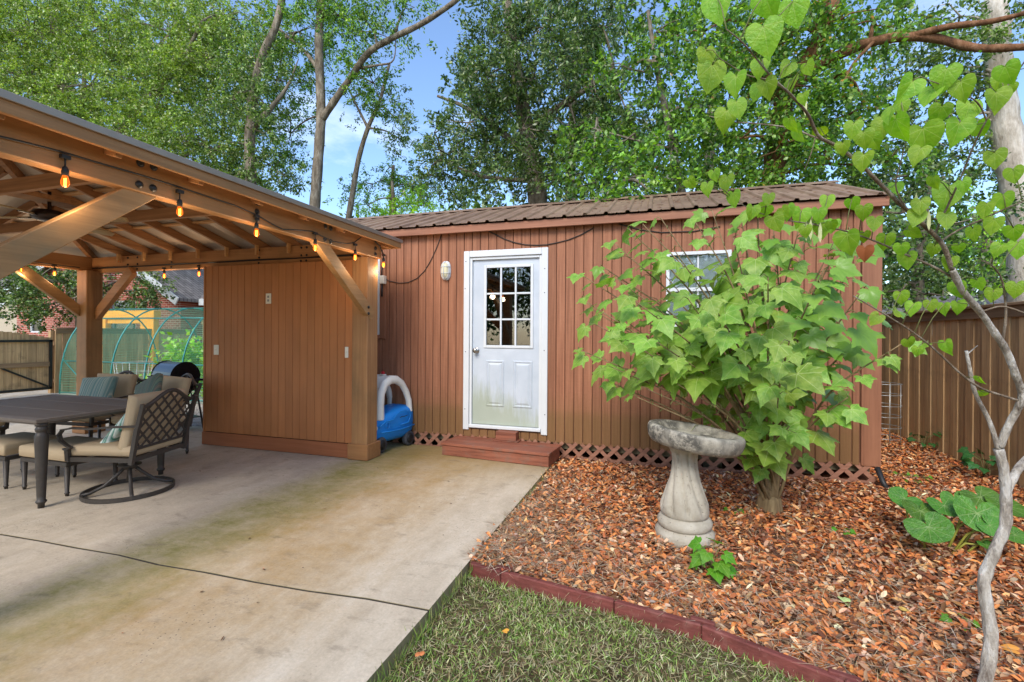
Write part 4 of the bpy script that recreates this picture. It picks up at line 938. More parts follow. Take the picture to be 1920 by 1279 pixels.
# ================================================================ houses behind
def brick():
    w = NT('red_brick'); b_ = w.n('TexBrick'); v = w.n('Mapping'); v.inputs['Rotation'].default_value = (R(90), 0, 0); w.l(w.co, v.inputs['Vector']); w.l(v.outputs[0], b_.inputs['Vector'])
    b_.inputs['Scale'].default_value = 1; b_.inputs['Brick Width'].default_value = .24; b_.inputs['Row Height'].default_value = .085; b_.inputs['Mortar Size'].default_value = .009
    b_.inputs['Color1'].default_value = srgb(176, 92, 74); b_.inputs['Color2'].default_value = srgb(142, 66, 52); b_.inputs['Mortar'].default_value = srgb(206, 176, 158)
    w.bump(b_.outputs['Fac'], -.4, .01); return w.fin(b_.outputs['Color'], .85, .2)
M['brick'] = brick()
def shingle():
    w = NT('grey_shingles'); b_ = w.n('TexBrick'); w.l(w.co, b_.inputs['Vector']); b_.inputs['Scale'].default_value = 1; b_.inputs['Brick Width'].default_value = .4; b_.inputs['Row Height'].default_value = .16; b_.inputs['Mortar Size'].default_value = .012
    b_.inputs['Color1'].default_value = srgb(140, 132, 128); b_.inputs['Color2'].default_value = srgb(112, 106, 104); b_.inputs['Mortar'].default_value = srgb(70, 66, 64); return w.fin(w.hsv(b_.outputs['Color'], .5, 1, w.math('ADD', w.noise(2, 5, .6), .5)), .9, .2)
M['shingle'] = shingle()
hs = thing('brick_house', 'red brick house with white gable trim and grey shingle roof beyond the yard', 'house', (-19, 14, 0))
hx1 = -18.1
def wallwin(x0, x1, z0, z1, y, holes, mat, name, parent):
    q = MB(); xs = sorted({x0, x1, *[c for h in holes for c in h[:2]]})
    for a, c in zip(xs, xs[1:]):
        h = [h for h in holes if h[0] < (a+c)/2 < h[1]]
        if h: q.box(a, y, z0, c, y+.25, h[0][2]); q.box(a, y, h[0][3], c, y+.25, z1)
        else: q.box(a, y, z0, c, y+.25, z1)
    return q.build(name, mat, parent)
hol = [(-27.3, -26.5, 1.35, 2.45), (-22.0, -20.6, 1.3, 2.72)]
wallwin(-28.2, hx1, -.1, 2.8, 14, hol, M['brick'], 'gable_wall', hs)
q = MB(); q.add([(-28.2, 14, 2.801), (hx1, 14, 2.801), (-23.15, 14, 5.8), (-28.2, 14.25, 2.801), (hx1, 14.25, 2.801), (-23.15, 14.25, 5.8)], [(0, 1, 2), (5, 4, 3), (1, 4, 5, 2), (2, 5, 3, 0)]); q.build('gable', M['brick'], hs)
MB().box(hx1-.25, 14.251, -.1, hx1, 15.5, 2.8).build('return_wall', M['brick'], hs)
hol2 = [(-17.9, -16.4, 1.3, 2.55), (-14.5, -13.0, 1.2, 2.5)]
wallwin(hx1+.001, -8, -.1, 2.72, 15, hol2, M['brick'], 'front_wall', hs)
for (a, c, z0, z1), y in [(h, 14.0) for h in hol]+[(h, 15.0) for h in hol2]:
    q = MB(); q.box(a, y+.03, z0, a+.07, y+.12, z1); q.box(c-.07, y+.03, z0, c, y+.12, z1); q.box(a+.071, y+.03, z1-.07, c-.071, y+.12, z1); q.box(a+.071, y+.03, z0, c-.071, y+.12, z0+.07); q.box(a+.071, y+.04, (z0+z1)/2-.03, c-.071, y+.1, (z0+z1)/2+.03); w = q.build('window', M['white'], hs)
    for zz0, zz1 in ((z0+.071, (z0+z1)/2-.031), ((z0+z1)/2+.031, z1-.071)): MB().box(a+.071, y+.08, zz0, c-.071, y+.09, zz1).build('pane', M['glass'], w)
    MB().box(a+.02, y+.3, z0, c-.02, y+.31, z1).build('curtain', M['pane_sheet'] if c-a > 1 else M['grey'], w)
q = MB(); s_ = .6
for sx, x_ in ((1, hx1+.35), (-1, -28.55)):
    a, b_ = Vector((x_, 0, 2.62)), Vector((-23.15, 0, 5.82)); q = MB(); q.add([(a.x, 13.6, a.z), (b_.x, 13.6, b_.z), (b_.x, 21, b_.z), (a.x, 21, a.z), (a.x, 13.6, a.z+.12), (b_.x, 13.6, b_.z+.14), (b_.x, 21, b_.z+.14), (a.x, 21, a.z+.12)], [(0, 1, 2, 3), (7, 6, 5, 4), (0, 4, 5, 1), (0, 3, 7, 4), (3, 2, 6, 7)]); q.build('roof', M['shingle'], hs)
    q = MB(); q.bar((a.x, 13.58, a.z-.02), (b_.x, 13.58, b_.z-.02), .04, .32); q.build('rake_board', M['white'], hs)
q = MB(); q.add([(hx1+.36, 14.5, 2.75), (-7.5, 14.5, 2.75), (-7.5, 18.6, 4.9), (hx1-3.0, 18.6, 4.9), (hx1+.36, 14.5, 2.63), (-7.5, 14.5, 2.63), (-7.5, 18.6, 4.78), (hx1-3, 18.6, 4.78)], [(0, 1, 2, 3), (7, 6, 5, 4), (4, 5, 1, 0), (5, 6, 2, 1)]); q.build('roof', M['shingle'], hs)
MB().box(hx1+.37, 14.46, 2.5, -7.5, 14.5, 2.76).build('fascia', M['white'], hs); MB().box(hx1+.37, 14.502, 2.50, -7.5, 14.999, 2.52).build('soffit', M['white'], hs); MB().box(hx1+.3, 19, -.1, -8, 19.2, 4.6).build('back_wall', M['brick'], hs)
M['stucco'] = plain('beige_stucco', srgb(186, 170, 146), .9, var=.15)
st_ = thing('stucco_house', 'pale beige wall of a neighbouring house at the far left', 'house', (-32, 15, 0)); MB().box(-38, 14.5, -.1, -28.4, 20, 3.4).build('wall', M['stucco'], st_)
MB().add([(-38.4, 14.2, 3.401), (-28.2, 14.2, 3.401), (-28.2, 17.2, 5), (-38.4, 17.2, 5), (-28.2, 20.3, 3.401), (-38.4, 20.3, 3.401)], [(0, 1, 2, 3), (3, 2, 4, 5)]).build('roof', M['shingle'], st_)
M['wallg'] = plain('pale_siding', srgb(196, 196, 192), .8)
ng = thing('garage', 'low pale outbuilding with grey roof beyond the right fence', 'garage', (12, 15, 0)); MB().box(5.2, 13, -.1, 16, 18, 1.75).build('wall', M['wallg'], ng)
MB().add([(4.8, 12.6, 1.74), (16.4, 12.6, 1.74), (16.4, 15.5, 2.5), (4.8, 15.5, 2.5), (16.4, 18.4, 1.74), (4.8, 18.4, 1.74)], [(0, 1, 2, 3), (3, 2, 4, 5)]).build('roof', M['shingle'], ng)
# ================================================================ bird bath
def stone():
    w = NT('weathered_concrete'); n = w.noise(5, 8, .65); col = w.ramp(n, (.3, srgb(150, 140, 122)), (.6, srgb(184, 175, 158)), (.8, srgb(200, 192, 178)))
    s = w.sep(); up = w.ramp(s[2], (.60, 0.), (.66, 1.))
    blk = w.math('MULTIPLY', w.ramp(w.noise(14, 9, .8), (.40, 0.), (.52, 1.)), w.ramp(w.noise(3.2, 4, .6, w.map((1, 1, .7))), (.36, 0.), (.50, 1.)))
    col = w.mix(col, srgb(58, 56, 52), w.math('MULTIPLY', w.math('MULTIPLY', blk, up), .85))
    st = w.ramp(w.noise(1., 8, .7, w.map((26, 26, 2))), (.6, 0.), (.72, .6)); col = w.mix(col, srgb(96, 88, 78), st)
    vo = w.n('TexVoronoi'); vo.inputs['Scale'].default_value = 34; w.l(w.co, vo.inputs['Vector']); pit = w.ramp(vo.outputs['Distance'], (.06, 1.), (.14, 0.)); col = w.mix(col, srgb(80, 74, 66), w.math('MULTIPLY', pit, .7))
    w.bump(w.math('ADD', w.noise(40, 6, .7), w.math('MULTIPLY', pit, -1.5)), .5, .006); return w.fin(col, .9, .2)
M['stone'] = stone()
BB = Vector((.195, 3.45, -.03)); bb = thing('bird_bath', 'weathered concrete bird bath with tilted bowl on fluted pedestal', 'bird bath', BB)
prof = [(.19, 0), (.198, .03), (.195, .07), (.17, .10), (.165, .105), (.178, .115), (.18, .145), (.16, .175), (.148, .182), (.156, .19), (.158, .215), (.15, .26), (.124, .34), (.098, .42), (.083, .50), (.079, .56), (.084, .60), (.105, .64), (.14, .665)]
def flute(a, z, i):
    if z < .185: return 1+.01*math.sin(3*a+z*9)
    k = max(0, min(1, (z-.19)/.05)); return 1+k*(.05-.20*(1-abs(math.sin(4.5*(a+(z-.19)*1.7))))**2.5)
pr2 = []
for (r0, z0), (r1, z1) in zip(prof, prof[1:]):
    m = 4 if z1-z0 > .03 else 2
    for i in range(m): t = i/m; pr2.append((r0+(r1-r0)*t, z0+(z1-z0)*t))
pr2.append(prof[-1])
q = MB(); q.lathe(pr2, BB, 72, flute); q.build('pedestal', M['stone'], bb)
q = MB(); q.lathe([(.09, .0), (.20, .008), (.285, .022), (.305, .05), (.315, .09), (.315, .118), (.308, .132), (.29, .138), (.255, .135), (.24, .122), (.225, .10), (.19, .088), (.001, .08)], n=64, fn=lambda a, z, i: 1+.004*math.sin(3*a+1))
q.xf(Matrix.Translation(BB+Vector((.05, 0, .635))) @ Matrix.Rotation(R(7.5), 4, 'Y') @ Matrix.Rotation(R(-2), 4, 'X')); q.build('bowl', M['stone'], bb)
# ================================================================ leaves with veins
def leaf_mat(name, c1, c2, vein, angs, vw, var=.3, trans=.35, gloss=.36, bulge=1.0):
    w = NT(name); s = w.sep(); x, y = s[0], s[1]; tot = None
    for a in angs:
        ca, sa_ = math.sin(R(a)), math.cos(R(a))     # 0 degrees = along the midrib (+y)
        d = w.math('ABSOLUTE', w.math('SUBTRACT', w.math('MULTIPLY', x, sa_), w.math('MULTIPLY', y, ca)))
        al = w.math('ADD', w.math('MULTIPLY', x, ca), w.math('MULTIPLY', y, sa_))
        wd_ = w.math('MULTIPLY', w.math('SUBTRACT', 1.25, al), vw)
        m = w.math('MULTIPLY', w.math('LESS_THAN', d, wd_), w.math('GREATER_THAN', al, 0.))
        tot = m if tot is None else w.math('MAXIMUM', tot, m)
    base = w.mix(c1, c2, w.ramp(w.noise(3.0, 5, .6, w.map(loc=w.rndvec())), (.35, 0.), (.65, 1.)))
    base = w.hsv(base, w.math('ADD', w.math('MULTIPLY', w.rnd(), .03), .485), 1., w.math('ADD', w.math('MULTIPLY', w.rnd(), var), 1-var/2))
    col = w.mix(base, vein, w.math('MULTIPLY', tot, .48)) if angs else base; w.fin(col, gloss, .45)
    w.bump(w.math('ADD', w.noise(9, 4, .6), w.math('MULTIPLY', tot, -.5)) if angs else w.noise(9, 4, .6), .3*bulge, .02)
    t = w.n('BsdfTranslucent'); w.l(w.hsv(col, .49, 1.1, 1.25), t.inputs[0]); m = w.n('MixShader'); m.inputs[0].default_value = trans; w.l(w.b.outputs[0], m.inputs[1]); w.l(t.outputs[0], m.inputs[2]); w.l(m.outputs[0], w.o.inputs[0]); return w.m
M['hib'] = leaf_mat('shrub_leaf', srgb(156, 186, 80), srgb(118, 160, 54), srgb(200, 216, 142), [0, 48, -48, 100, -100], .011)
M['hib2'] = leaf_mat('shrub_inner_leaf', srgb(140, 178, 74), srgb(112, 156, 54), srgb(150, 180, 90), [], .01)
M['heart'] = leaf_mat('redbud_leaf', srgb(162, 198, 66), srgb(134, 180, 56), srgb(200, 216, 116), [0, 38, -38, 78, -78], .010, trans=.5)
M['leop'] = leaf_mat('leopard_leaf', srgb(92, 140, 48), srgb(72, 118, 40), srgb(162, 184, 118), [0, 30, -30, 62, -62, 95, -95, 128, -128], .012, trans=.2, gloss=.22, bulge=2.)
def leafmesh(name, outl, mat, droop, fold, wav, seed, rings=3):
    r_ = random.Random(seed); full = outl+[(-x, y) for x, y in reversed(outl[1:-1])]; n = len(full); vs = [(0, 0, 0)]; fs = []
    for k in range(1, rings+1):
        t = k/rings
        for i, (x, y) in enumerate(full):
            jx = (x+r_.uniform(-.015, .015)*(k == rings))*t; jy_ = (y+r_.uniform(-.015, .015)*(k == rings))*t
            vs.append((jx, jy_, -droop*(jx*jx*.8+max(0, jy_)**2)-fold*abs(jx)*-1*.6+wav*math.sin(i*2.1+seed)*t*t))
    fs += [(0, 1+i, 1+(i+1) % n) for i in range(n)]
    for k in range(rings-1):
        for i in range(n): fs.append((1+k*n+i, 1+(k+1)*n+i, 1+(k+1)*n+(i+1) % n, 1+k*n+(i+1) % n))
    return MB().add(vs, fs, True).mesh(name, mat)
hib_o = [(0, -.02), (.10, -.14), (.22, -.19), (.36, -.17), (.50, -.10), (.56, -.02), (.50, .05), (.50, .14), (.60, .26), (.74, .40), (.62, .42), (.50, .42), (.40, .46), (.38, .54), (.30, .66), (.24, .70), (.14, .84), (0, 1.05)]
heart_o = [(0, -.01), (.08, -.13), (.22, -.2), (.38, -.17), (.49, -.05), (.53, .12), (.50, .32), (.40, .52), (.26, .70), (.12, .84), (0, .98)]
HIB = [leafmesh('shrub_leaf', hib_o, M['hib'], d, f, .02, i) for i, (d, f) in enumerate([(.28, .2), (.4, .1), (.15, .35), (.55, .25), (.3, -.1)])]
HRT = [leafmesh('redbud_leaf', heart_o, M['heart'], d, f, .015, i) for i, (d, f) in enumerate([(.3, .3), (.5, .5), (.2, .15), (.4, .9)])]
leo_o = [(0, -.12), (.06, -.30), (.20, -.46), (.40, -.52), (.58, -.44), (.70, -.25), (.74, -.02), (.70, .22), (.58, .44), (.40, .60), (.20, .69), (0, .72)]
def leopmesh(seed):
    me = leafmesh('leopard_leaf', leo_o, M['leop'], -.12, .0, .02, seed, 4)
    for v in me.vertices:
        r_ = math.hypot(v.co.x, v.co.y); a = math.atan2(v.co.x, v.co.y); v.co.z = .16*r_*r_*1.2-.28*max(0, r_-.5)**1.2+.018*math.cos(9*a)*r_*1.6+.03*math.sin(4*a+seed)*r_
    return me
LEO = [leopmesh(i) for i in range(4)]
def place(name, me, parent, p, tip, nrm, s):
    tip = Vector(tip).normalized(); nrm = Vector(nrm); nrm = (nrm-tip*nrm.dot(tip))
    nrm = nrm.normalized() if nrm.length > 1e-4 else tip.orthogonal().normalized(); x = tip.cross(nrm)
    Mx = Matrix((x, tip, nrm)).transposed().to_4x4(); Mx.translation = Vector(p)-wloc(parent)
    return inst(name, me, parent, mw=Mx @ Matrix.Scale(s, 4))
rv = lambda k: Vector((random.uniform(-k, k), random.uniform(-k, k), random.uniform(-k, k)))
def spline(pts, m=6):
    pts = [Vector(p) for p in pts]; P = [pts[0]*2-pts[1]]+pts+[pts[-1]*2-pts[-2]]; o = []
    for i in range(1, len(P)-2):
        for k in range(m):
            t = k/m; a, b_, c, d = P[i-1], P[i], P[i+1], P[i+2]; o.append(.5*((2*b_)+(c-a)*t+(2*a-5*b_+4*c-d)*t*t+(3*b_-a-3*c+d)*t**3))
    o.append(pts[-1]); return o
# ================================================================ large-leaved shrub in front of the shed
M['stem'] = wood('green_stem', srgb(122, 128, 72), srgb(96, 94, 56), 2, .7); M['bark'] = wood('shrub_bark', srgb(150, 128, 92), srgb(104, 84, 58), 2, .85, bump=.8)
SB = Vector((.86, 4.10, bed_z(.86, 4.1))); sh = thing('leafy_shrub', 'big shrub with broad lobed green leaves in front of the shed', 'shrub', SB)
q = MB(); q.lathe([(.10, -.04), (.092, .02), (.085, .07), (.08, .11), (.05, .15)], SB, 14, lambda a, z, i: 1+.15*math.sin(3*a)+.08*math.sin(7*a)); q.build('stump', M['bark'], sh)
tips = [(1085, 655, 3.55), (1090, 560, 3.65), (1098, 520, 3.8), (1150, 690, 3.4), (1150, 455, 3.8), (1205, 420, 3.9), (1185, 560, 3.25), (1265, 470, 3.4), (1300, 410, 3.95), (1330, 560, 3.0), (1375, 445, 3.5), (1420, 395, 4.0), (1440, 520, 2.9), (1480, 640, 2.85), (1500, 420, 3.7), (1545, 505, 3.2), (1590, 430, 4.0), (1620, 540, 3.5), (1690, 645, 3.6), (1230, 640, 3.3), (1120, 610, 3.6), (1180, 640, 3.4), (1290, 560, 3.2), (1215, 730, 3.4), (1160, 525, 3.7), (1140, 715, 3.6), (1225, 470, 3.7), (1590, 745, 3.6), (1480, 800, 3.4), (1270, 720, 3.4), (1195, 745, 3.5), (1340, 760, 3.5), (1460, 455, 4.2), (1250, 520, 4.2), (1350, 500, 4.3), (1310, 650, 4.1)]
random.shuffle(tips); extra = MB(); tips += [(1180, 430, 4.1), (1240, 410, 4.2), (1335, 395, 4.3), (1390, 410, 4.2), (1450, 425, 3.9), (1525, 400, 4.2), (1565, 450, 3.9), (1620, 470, 4.1), (1130, 500, 4.0), (1110, 580, 4.1), (1170, 600, 4.2), (1230, 560, 4.3), (1660, 590, 3.9)]; stems = MB(); trunkq = MB(); NL = 0
for u, v, Y in tips:
    T = PY(u, v, Y); a0 = random.uniform(0, 6.28); s0 = SB+Vector((.05*math.cos(a0), .05*math.sin(a0), .09)); k1 = s0+Vector(((T.x-s0.x)*.16, (T.y-s0.y)*.15, (T.z-s0.z)*.36)); k2 = s0+Vector(((T.x-s0.x)*.52, (T.y-s0.y)*.5, (T.z-s0.z)*.72))
    pth = spline([s0, k1+rv(.03), k2+rv(.03), T], 7); n = len(pth); low = T.z < .75
    MB().tube(pth, [max(.0035, .010*(1-i/(n-1))**.8+.0028) for i in range(n)], 7).build('stem', M['bark'] if not low else M['stem'], sh)
    Lg = sum((b_-a).length for a, b_ in zip(pth, pth[1:])); cnt = max(4, int(Lg*(.62)/.11))
    for j in range(cnt+1):
        t = .40+.60*(j/cnt)**.9
        if low: t = .3+.7*j/cnt
        i = min(n-2, int(t*(n-1))); p = pth[i].lerp(pth[i+1], t*(n-1)-i); d = (pth[i+1]-pth[i]).normalized()
        out_ = Vector((p.x-SB.x, p.y-SB.y, 0)); out_ = out_.normalized() if out_.length > .05 else Vector((0, -1, 0))
        side = Vector((math.cos(j*2.4+u), math.sin(j*2.4+u), 0)); pd = (side*.8+out_*.7+Vector((0, -.35, .25))+rv(.3)).normalized()
        size = random.choice((1, 1, 1, .8, .65))*random.uniform(.13, .205)*(1 if t < .85 else .72)*(.8 if t < .5 else 1); pl = size*random.uniform(.5, .85)
        e = p+pd*pl+Vector((0, 0, -.02)); stems.tube([p, p+pd*pl*.5+Vector((0, 0, .01)), e], [.003, .0025, .002], 5)
        nr = (out_*.32+Vector((-.08, -.58, .8))+rv(.40)).normalized(); tip = (pd*.85+Vector((0, -.14, -.62))+rv(.35))
        if e.y > 5.16: e.y = 5.16
        f_ = -e.x*SA+e.y*CA; eu, ev = U0+F*((e.x*CA+e.y*SA)/f_), V0-F*((e.z-H)/f_)
        if 1235 < eu < 1375 and 425 < ev < 580 and random.random() < .4: continue
        if 1190 < eu < 1400 and ev > 715 and e.y < 4.0: continue
        if NL >= 296:
            i0 = len(extra.v); me_ = random.choice(HIB); x_ = tip.normalized().cross((nr-tip.normalized()*nr.dot(tip.normalized())).normalized()); M_ = Matrix((x_, tip.normalized(), (nr-tip.normalized()*nr.dot(tip.normalized())).normalized())).transposed().to_4x4(); M_.translation = e
            extra.add([v_.co*size for v_ in me_.vertices], [tuple(p_.vertices) for p_ in me_.polygons], True).xf(M_, i0); continue
        place('shrub_leaf', random.choice(HIB), sh, e, tip, nr, size); NL += 1
stems.build('leaf_stalks', M['stem'], sh)['kind'] = 'stuff'; extra.build('inner_leaves', M['hib2'], sh)['kind'] = 'stuff'
# ================================================================ redbud tree, near right
def bark_m(name, a, b_, c, sc_=1.):
    w = NT(name); n = w.noise(1., 9, .7, w.map((14*sc_, 14*sc_, 5*sc_))); v = w.noise(1., 6, .6, w.map((60*sc_, 60*sc_, 14*sc_)))
    col = w.ramp(n, (.32, a), (.5, b_), (.66, c)); col = w.hsv(col, .5, 1, w.math('ADD', w.math('MULTIPLY', v, .6), .7)); w.bump(w.math('ADD', n, w.math('MULTIPLY', v, .6)), 1., .03); return w.fin(col, .9, .15)
M['rbark'] = bark_m('redbud_bark', srgb(104, 90, 78), srgb(186, 175, 160), srgb(230, 225, 216)); M['twig'] = bark_m('redbud_twig', srgb(104, 88, 72), srgb(144, 126, 106), srgb(190, 178, 160))
RB = PZ(1850, 1279, -.085); rb = thing('redbud_tree', 'young grey-barked tree with heart-shaped leaves at the right foreground', 'tree', RB)
def pth3(l): return spline([PD(*a) for a in l], 10)
def limb(q, l, r0, r1, n=10, knob=0, name='limb', mat='rbark'):
    r0 *= .6; r1 *= .62; p = pth3(l); m = len(p); q = MB(); q.tube(p, [(r0+(r1-r0)*i/(m-1))*(1+knob*math.sin(i*.95+r0*99)) for i in range(m)], n*2 if r0 > .010 else n, jit=.13 if r0 > .010 else .08, fq=26); q.build(name, M[mat], rb); return p
q = MB()
limb(q, [(1846, 1290, 1.84), (1858, 1200, 1.86), (1847, 1120, 1.87), (1846, 1085, 1.88), (1866, 1030, 1.89), (1885, 985, 1.9), (1887, 930, 1.9), (1882, 880, 1.9), (1872, 842, 1.9)], .037, .027, 12, .05, 'trunk')
limb(q, [(1886, 925, 1.9), (1905, 885, 1.92), (1935, 850, 1.95), (1990, 790, 2.0)], .025, .020, 10, .04)
limb(q, [(1872, 842, 1.9), (1855, 790, 1.9), (1828, 735, 1.88), (1818, 690, 1.87), (1812, 658, 1.86)], .015, .009, 9, .05); limb(q, [(1814, 664, 1.86), (1833, 648, 1.86)], .005, .003, 6)
limb(q, [(1874, 838, 1.9), (1893, 795, 1.88), (1912, 758, 1.85), (1916, 735, 1.84), (1905, 705, 1.82), (1888, 660, 1.8), (1868, 628, 1.78), (1840, 588, 1.75), (1805, 545, 1.7), (1785, 505, 1.66)], .023, .0165, 10, .04)
q = MB(); paths = []
def br(l, r0, r1, n=7): p = limb(q, l, r0, r1, n, .03, 'branch', 'twig'); paths.append((p, l)); return p
br([(1785, 505, 1.66), (1768, 460, 1.63), (1735, 425, 1.6), (1690, 385, 1.55), (1650, 345, 1.5), (1610, 305, 1.45), (1570, 275, 1.4), (1535, 255, 1.36), (1515, 215, 1.32), (1485, 180, 1.27), (1450, 148, 1.22), (1420, 112, 1.18), (1390, 78, 1.14), (1362, 55, 1.12)], .0135, .0022)
br([(1752, 442, 1.62), (1768, 405, 1.6), (1780, 380, 1.58), (1803, 330, 1.52), (1825, 275, 1.46), (1850, 225, 1.4), (1880, 175, 1.36), (1925, 110, 1.3)], .0065, .003)
br([(1912, 752, 1.85), (1880, 742, 1.84), (1840, 728, 1.82), (1800, 700, 1.8), (1752, 655, 1.77), (1710, 622, 1.74), (1660, 590, 1.7), (1600, 555, 1.66)], .0085, .0035)
br([(1795, 525, 1.68), (1750, 500, 1.68), (1700, 478, 1.68), (1640, 452, 1.66), (1580, 432, 1.64), (1520, 420, 1.62), (1470, 412, 1.6), (1420, 398, 1.58), (1385, 380, 1.56)], .007, .002)
br([(1570, 272, 1.4), (1530, 258, 1.42), (1480, 240, 1.44), (1420, 232, 1.46), (1370, 228, 1.48), (1330, 218, 1.5)], .005, .002)
br([(1838, 585, 1.75), (1880, 575, 1.72), (1930, 590, 1.7)], .006, .004); br([(1880, 640, 1.8), (1886, 590, 1.78), (1880, 530, 1.75), (1862, 500, 1.72), (1840, 488, 1.7)], .008, .003)
br([(1760, 455, 1.63), (1800, 430, 1.6), (1850, 408, 1.56), (1900, 385, 1.5), (1940, 370, 1.48)], .006, .003)
br([(1470, 165, 1.25), (1440, 150, 1.27), (1400, 140, 1.3), (1350, 110, 1.3)], .004, .002); br([(1700, 395, 1.55), (1680, 350, 1.5), (1690, 300, 1.46), (1700, 260, 1.44)], .004, .002)
br([(1850, 225, 1.4), (1830, 190, 1.38), (1780, 165, 1.36), (1740, 150, 1.34)], .004, .002); br([(1530, 255, 1.36), (1520, 290, 1.38), (1508, 320, 1.4)], .003, .0015)
hl = [(1345, 15, 78, 95), (1440, 10, 70, 80), (1490, 25, 70, 110), (1437, 75, 85, 100), (1424, 128, 45, 100), (1332, 145, 75, 95), (1325, 110, 50, 95), (1378, 160, 55, 100), (1384, 205, 48, 95), (1360, 225, 55, 105), (1440, 168, 48, 70), (1480, 160, 40, 110), (1475, 130, 40, 120), (1418, 175, 40, 110), (1515, 130, 36, 80), (1505, 185, 30, 90),
      (1700, 170, 60, 120), (1770, 150, 62, 95), (1740, 180, 55, 130), (1805, 170, 55, 100), (1815, 210, 58, 80), (1890, 140, 52, 60), (1870, 190, 55, 95), (1685, 245, 68, 60), (1735, 265, 75, 80), (1795, 250, 62, 110), (1720, 290, 46, 120), (1655, 240, 50, 100), (1620, 262, 45, 80), (1598, 245, 42, 110), (1580, 280, 34, 80), (1617, 305, 46, 100), (1640, 268, 40, 60), (1665, 212, 48, 130), (1760, 215, 48, 70), (1690, 205, 36, 100),
      (1775, 370, 66, 100), (1725, 388, 40, 90), (1810, 350, 36, 60), (1717, 410, 42, 120), (1750, 345, 34, 100), (1590, 458, 58, 80), (1500, 410, 46, 95), (1480, 400, 40, 60), (1455, 420, 45, 110), (1440, 375, 30, 95), (1360, 345, 42, 75), (1375, 375, 40, 90), (1325, 355, 34, 110), (1296, 345, 30, 130), (1340, 330, 30, 100), (1535, 405, 36, 90), (1560, 425, 34, 100), (1620, 400, 38, 80), (1600, 385, 34, 60), (1640, 420, 36, 110), (1550, 380, 34, 100), (1510, 435, 30, 90), (1410, 400, 36, 100), (1660, 455, 40, 90), (1690, 470, 34, 80),
      (1700, 490, 42, 95), (1795, 545, 40, 85), (1835, 535, 32, 80), (1860, 555, 34, 95), (1710, 580, 34, 110), (1745, 575, 30, 90), (1768, 580, 30, 95), (1797, 578, 34, 75), (1690, 560, 34, 100), (1705, 645, 30, 120), (1720, 660, 26, 100), (1735, 648, 20, 40), (1900, 440, 40, 70), (1860, 425, 42, 80), (1880, 380, 44, 95), (1845, 395, 42, 110), (1910, 470, 46, 90), (1905, 545, 40, 85), (1780, 495, 34, 100), (1750, 470, 30, 60), (1870, 470, 34, 120), (1825, 440, 36, 90), (1900, 330, 40, 100), (1865, 300, 46, 95)]
qs = MB()
for u, v, spx, ta in hl:
    best = None
    for p, l in paths:
        for w_ in p:
            f = -w_.x*SA+w_.y*CA; pu = U0+F*((w_.x*CA+w_.y*SA)/f); pv = V0-F*((w_.z-H)/f); d2 = (pu-u)**2+(pv-v)**2
            if best is None or d2 < best[0]: best = (d2, w_, f)
    dep = best[2]-random.uniform(-.05, .08); P_ = PD(u, v, dep); s = spx*.72/F*dep; a = R(ta)
    camr = Vector((CA, SA, 0)); tip = camr*math.cos(a)*(-1 if random.random() < .3 else 1)*.8+Vector((0, 0, -math.sin(a)))+rv(.15)
    base = P_-tip.normalized()*s*.45; nr = (CAM-P_).normalized()*.8+Vector((0, 0, .35))+rv(.45)
    place('redbud_leaf', random.choice(HRT), rb, base, tip, nr, s)
    dvec = base-best[1]
    if dvec.length < .22: qs.tube([best[1], best[1].lerp(base, .5)+Vector((0, 0, .012)), base], .0016, 5)
for (p, l) in paths[:4]:
    for i in range(4, len(p), 3):
        if random.random() < .3:
            b0 = p[i]; d = rv(1); d.z = abs(d.z)*.3; e = b0+d.normalized()*.05; s = random.uniform(.035, .055); place('redbud_leaf', random.choice(HRT), rb, e, Vector((0, 0, -1))+rv(.6), (CAM-e).normalized()+rv(.7), s); qs.tube([b0, e], .0014, 4)
qs.build('leaf_stalks', M['stem'], rb)['kind'] = 'stuff'
M['pod'] = plain('seed_pod', srgb(196, 196, 140), .6)
for u, v in ((1512, 425), (1520, 422), (1538, 428), (1742, 405), (1718, 372), (1510, 190)):
    p = PD(u, v, 1.58); qp = MB(); qp.add([p+Vector((0, 0, .02)), p+Vector((.006, .002, 0)), p+Vector((.005, 0, -.03)), p+Vector((0, 0, -.05)), p+Vector((-.006, 0, -.03)), p+Vector((-.006, -.002, 0))], [(0, 1, 2, 3), (0, 3, 4, 5)]); qp.build('seed_pod', M['pod'], rb)
M['deadleaf'] = plain('dead_leaf', srgb(150, 84, 44), .8, var=.3)
dl_ = HRT[3].copy(); dl_.materials.clear(); dl_.materials.append(M['deadleaf']); place('dead_leaf', dl_, rb, PD(1622, 465, 1.64), (0, 0, -1), (-.3, -1, .2), .05)
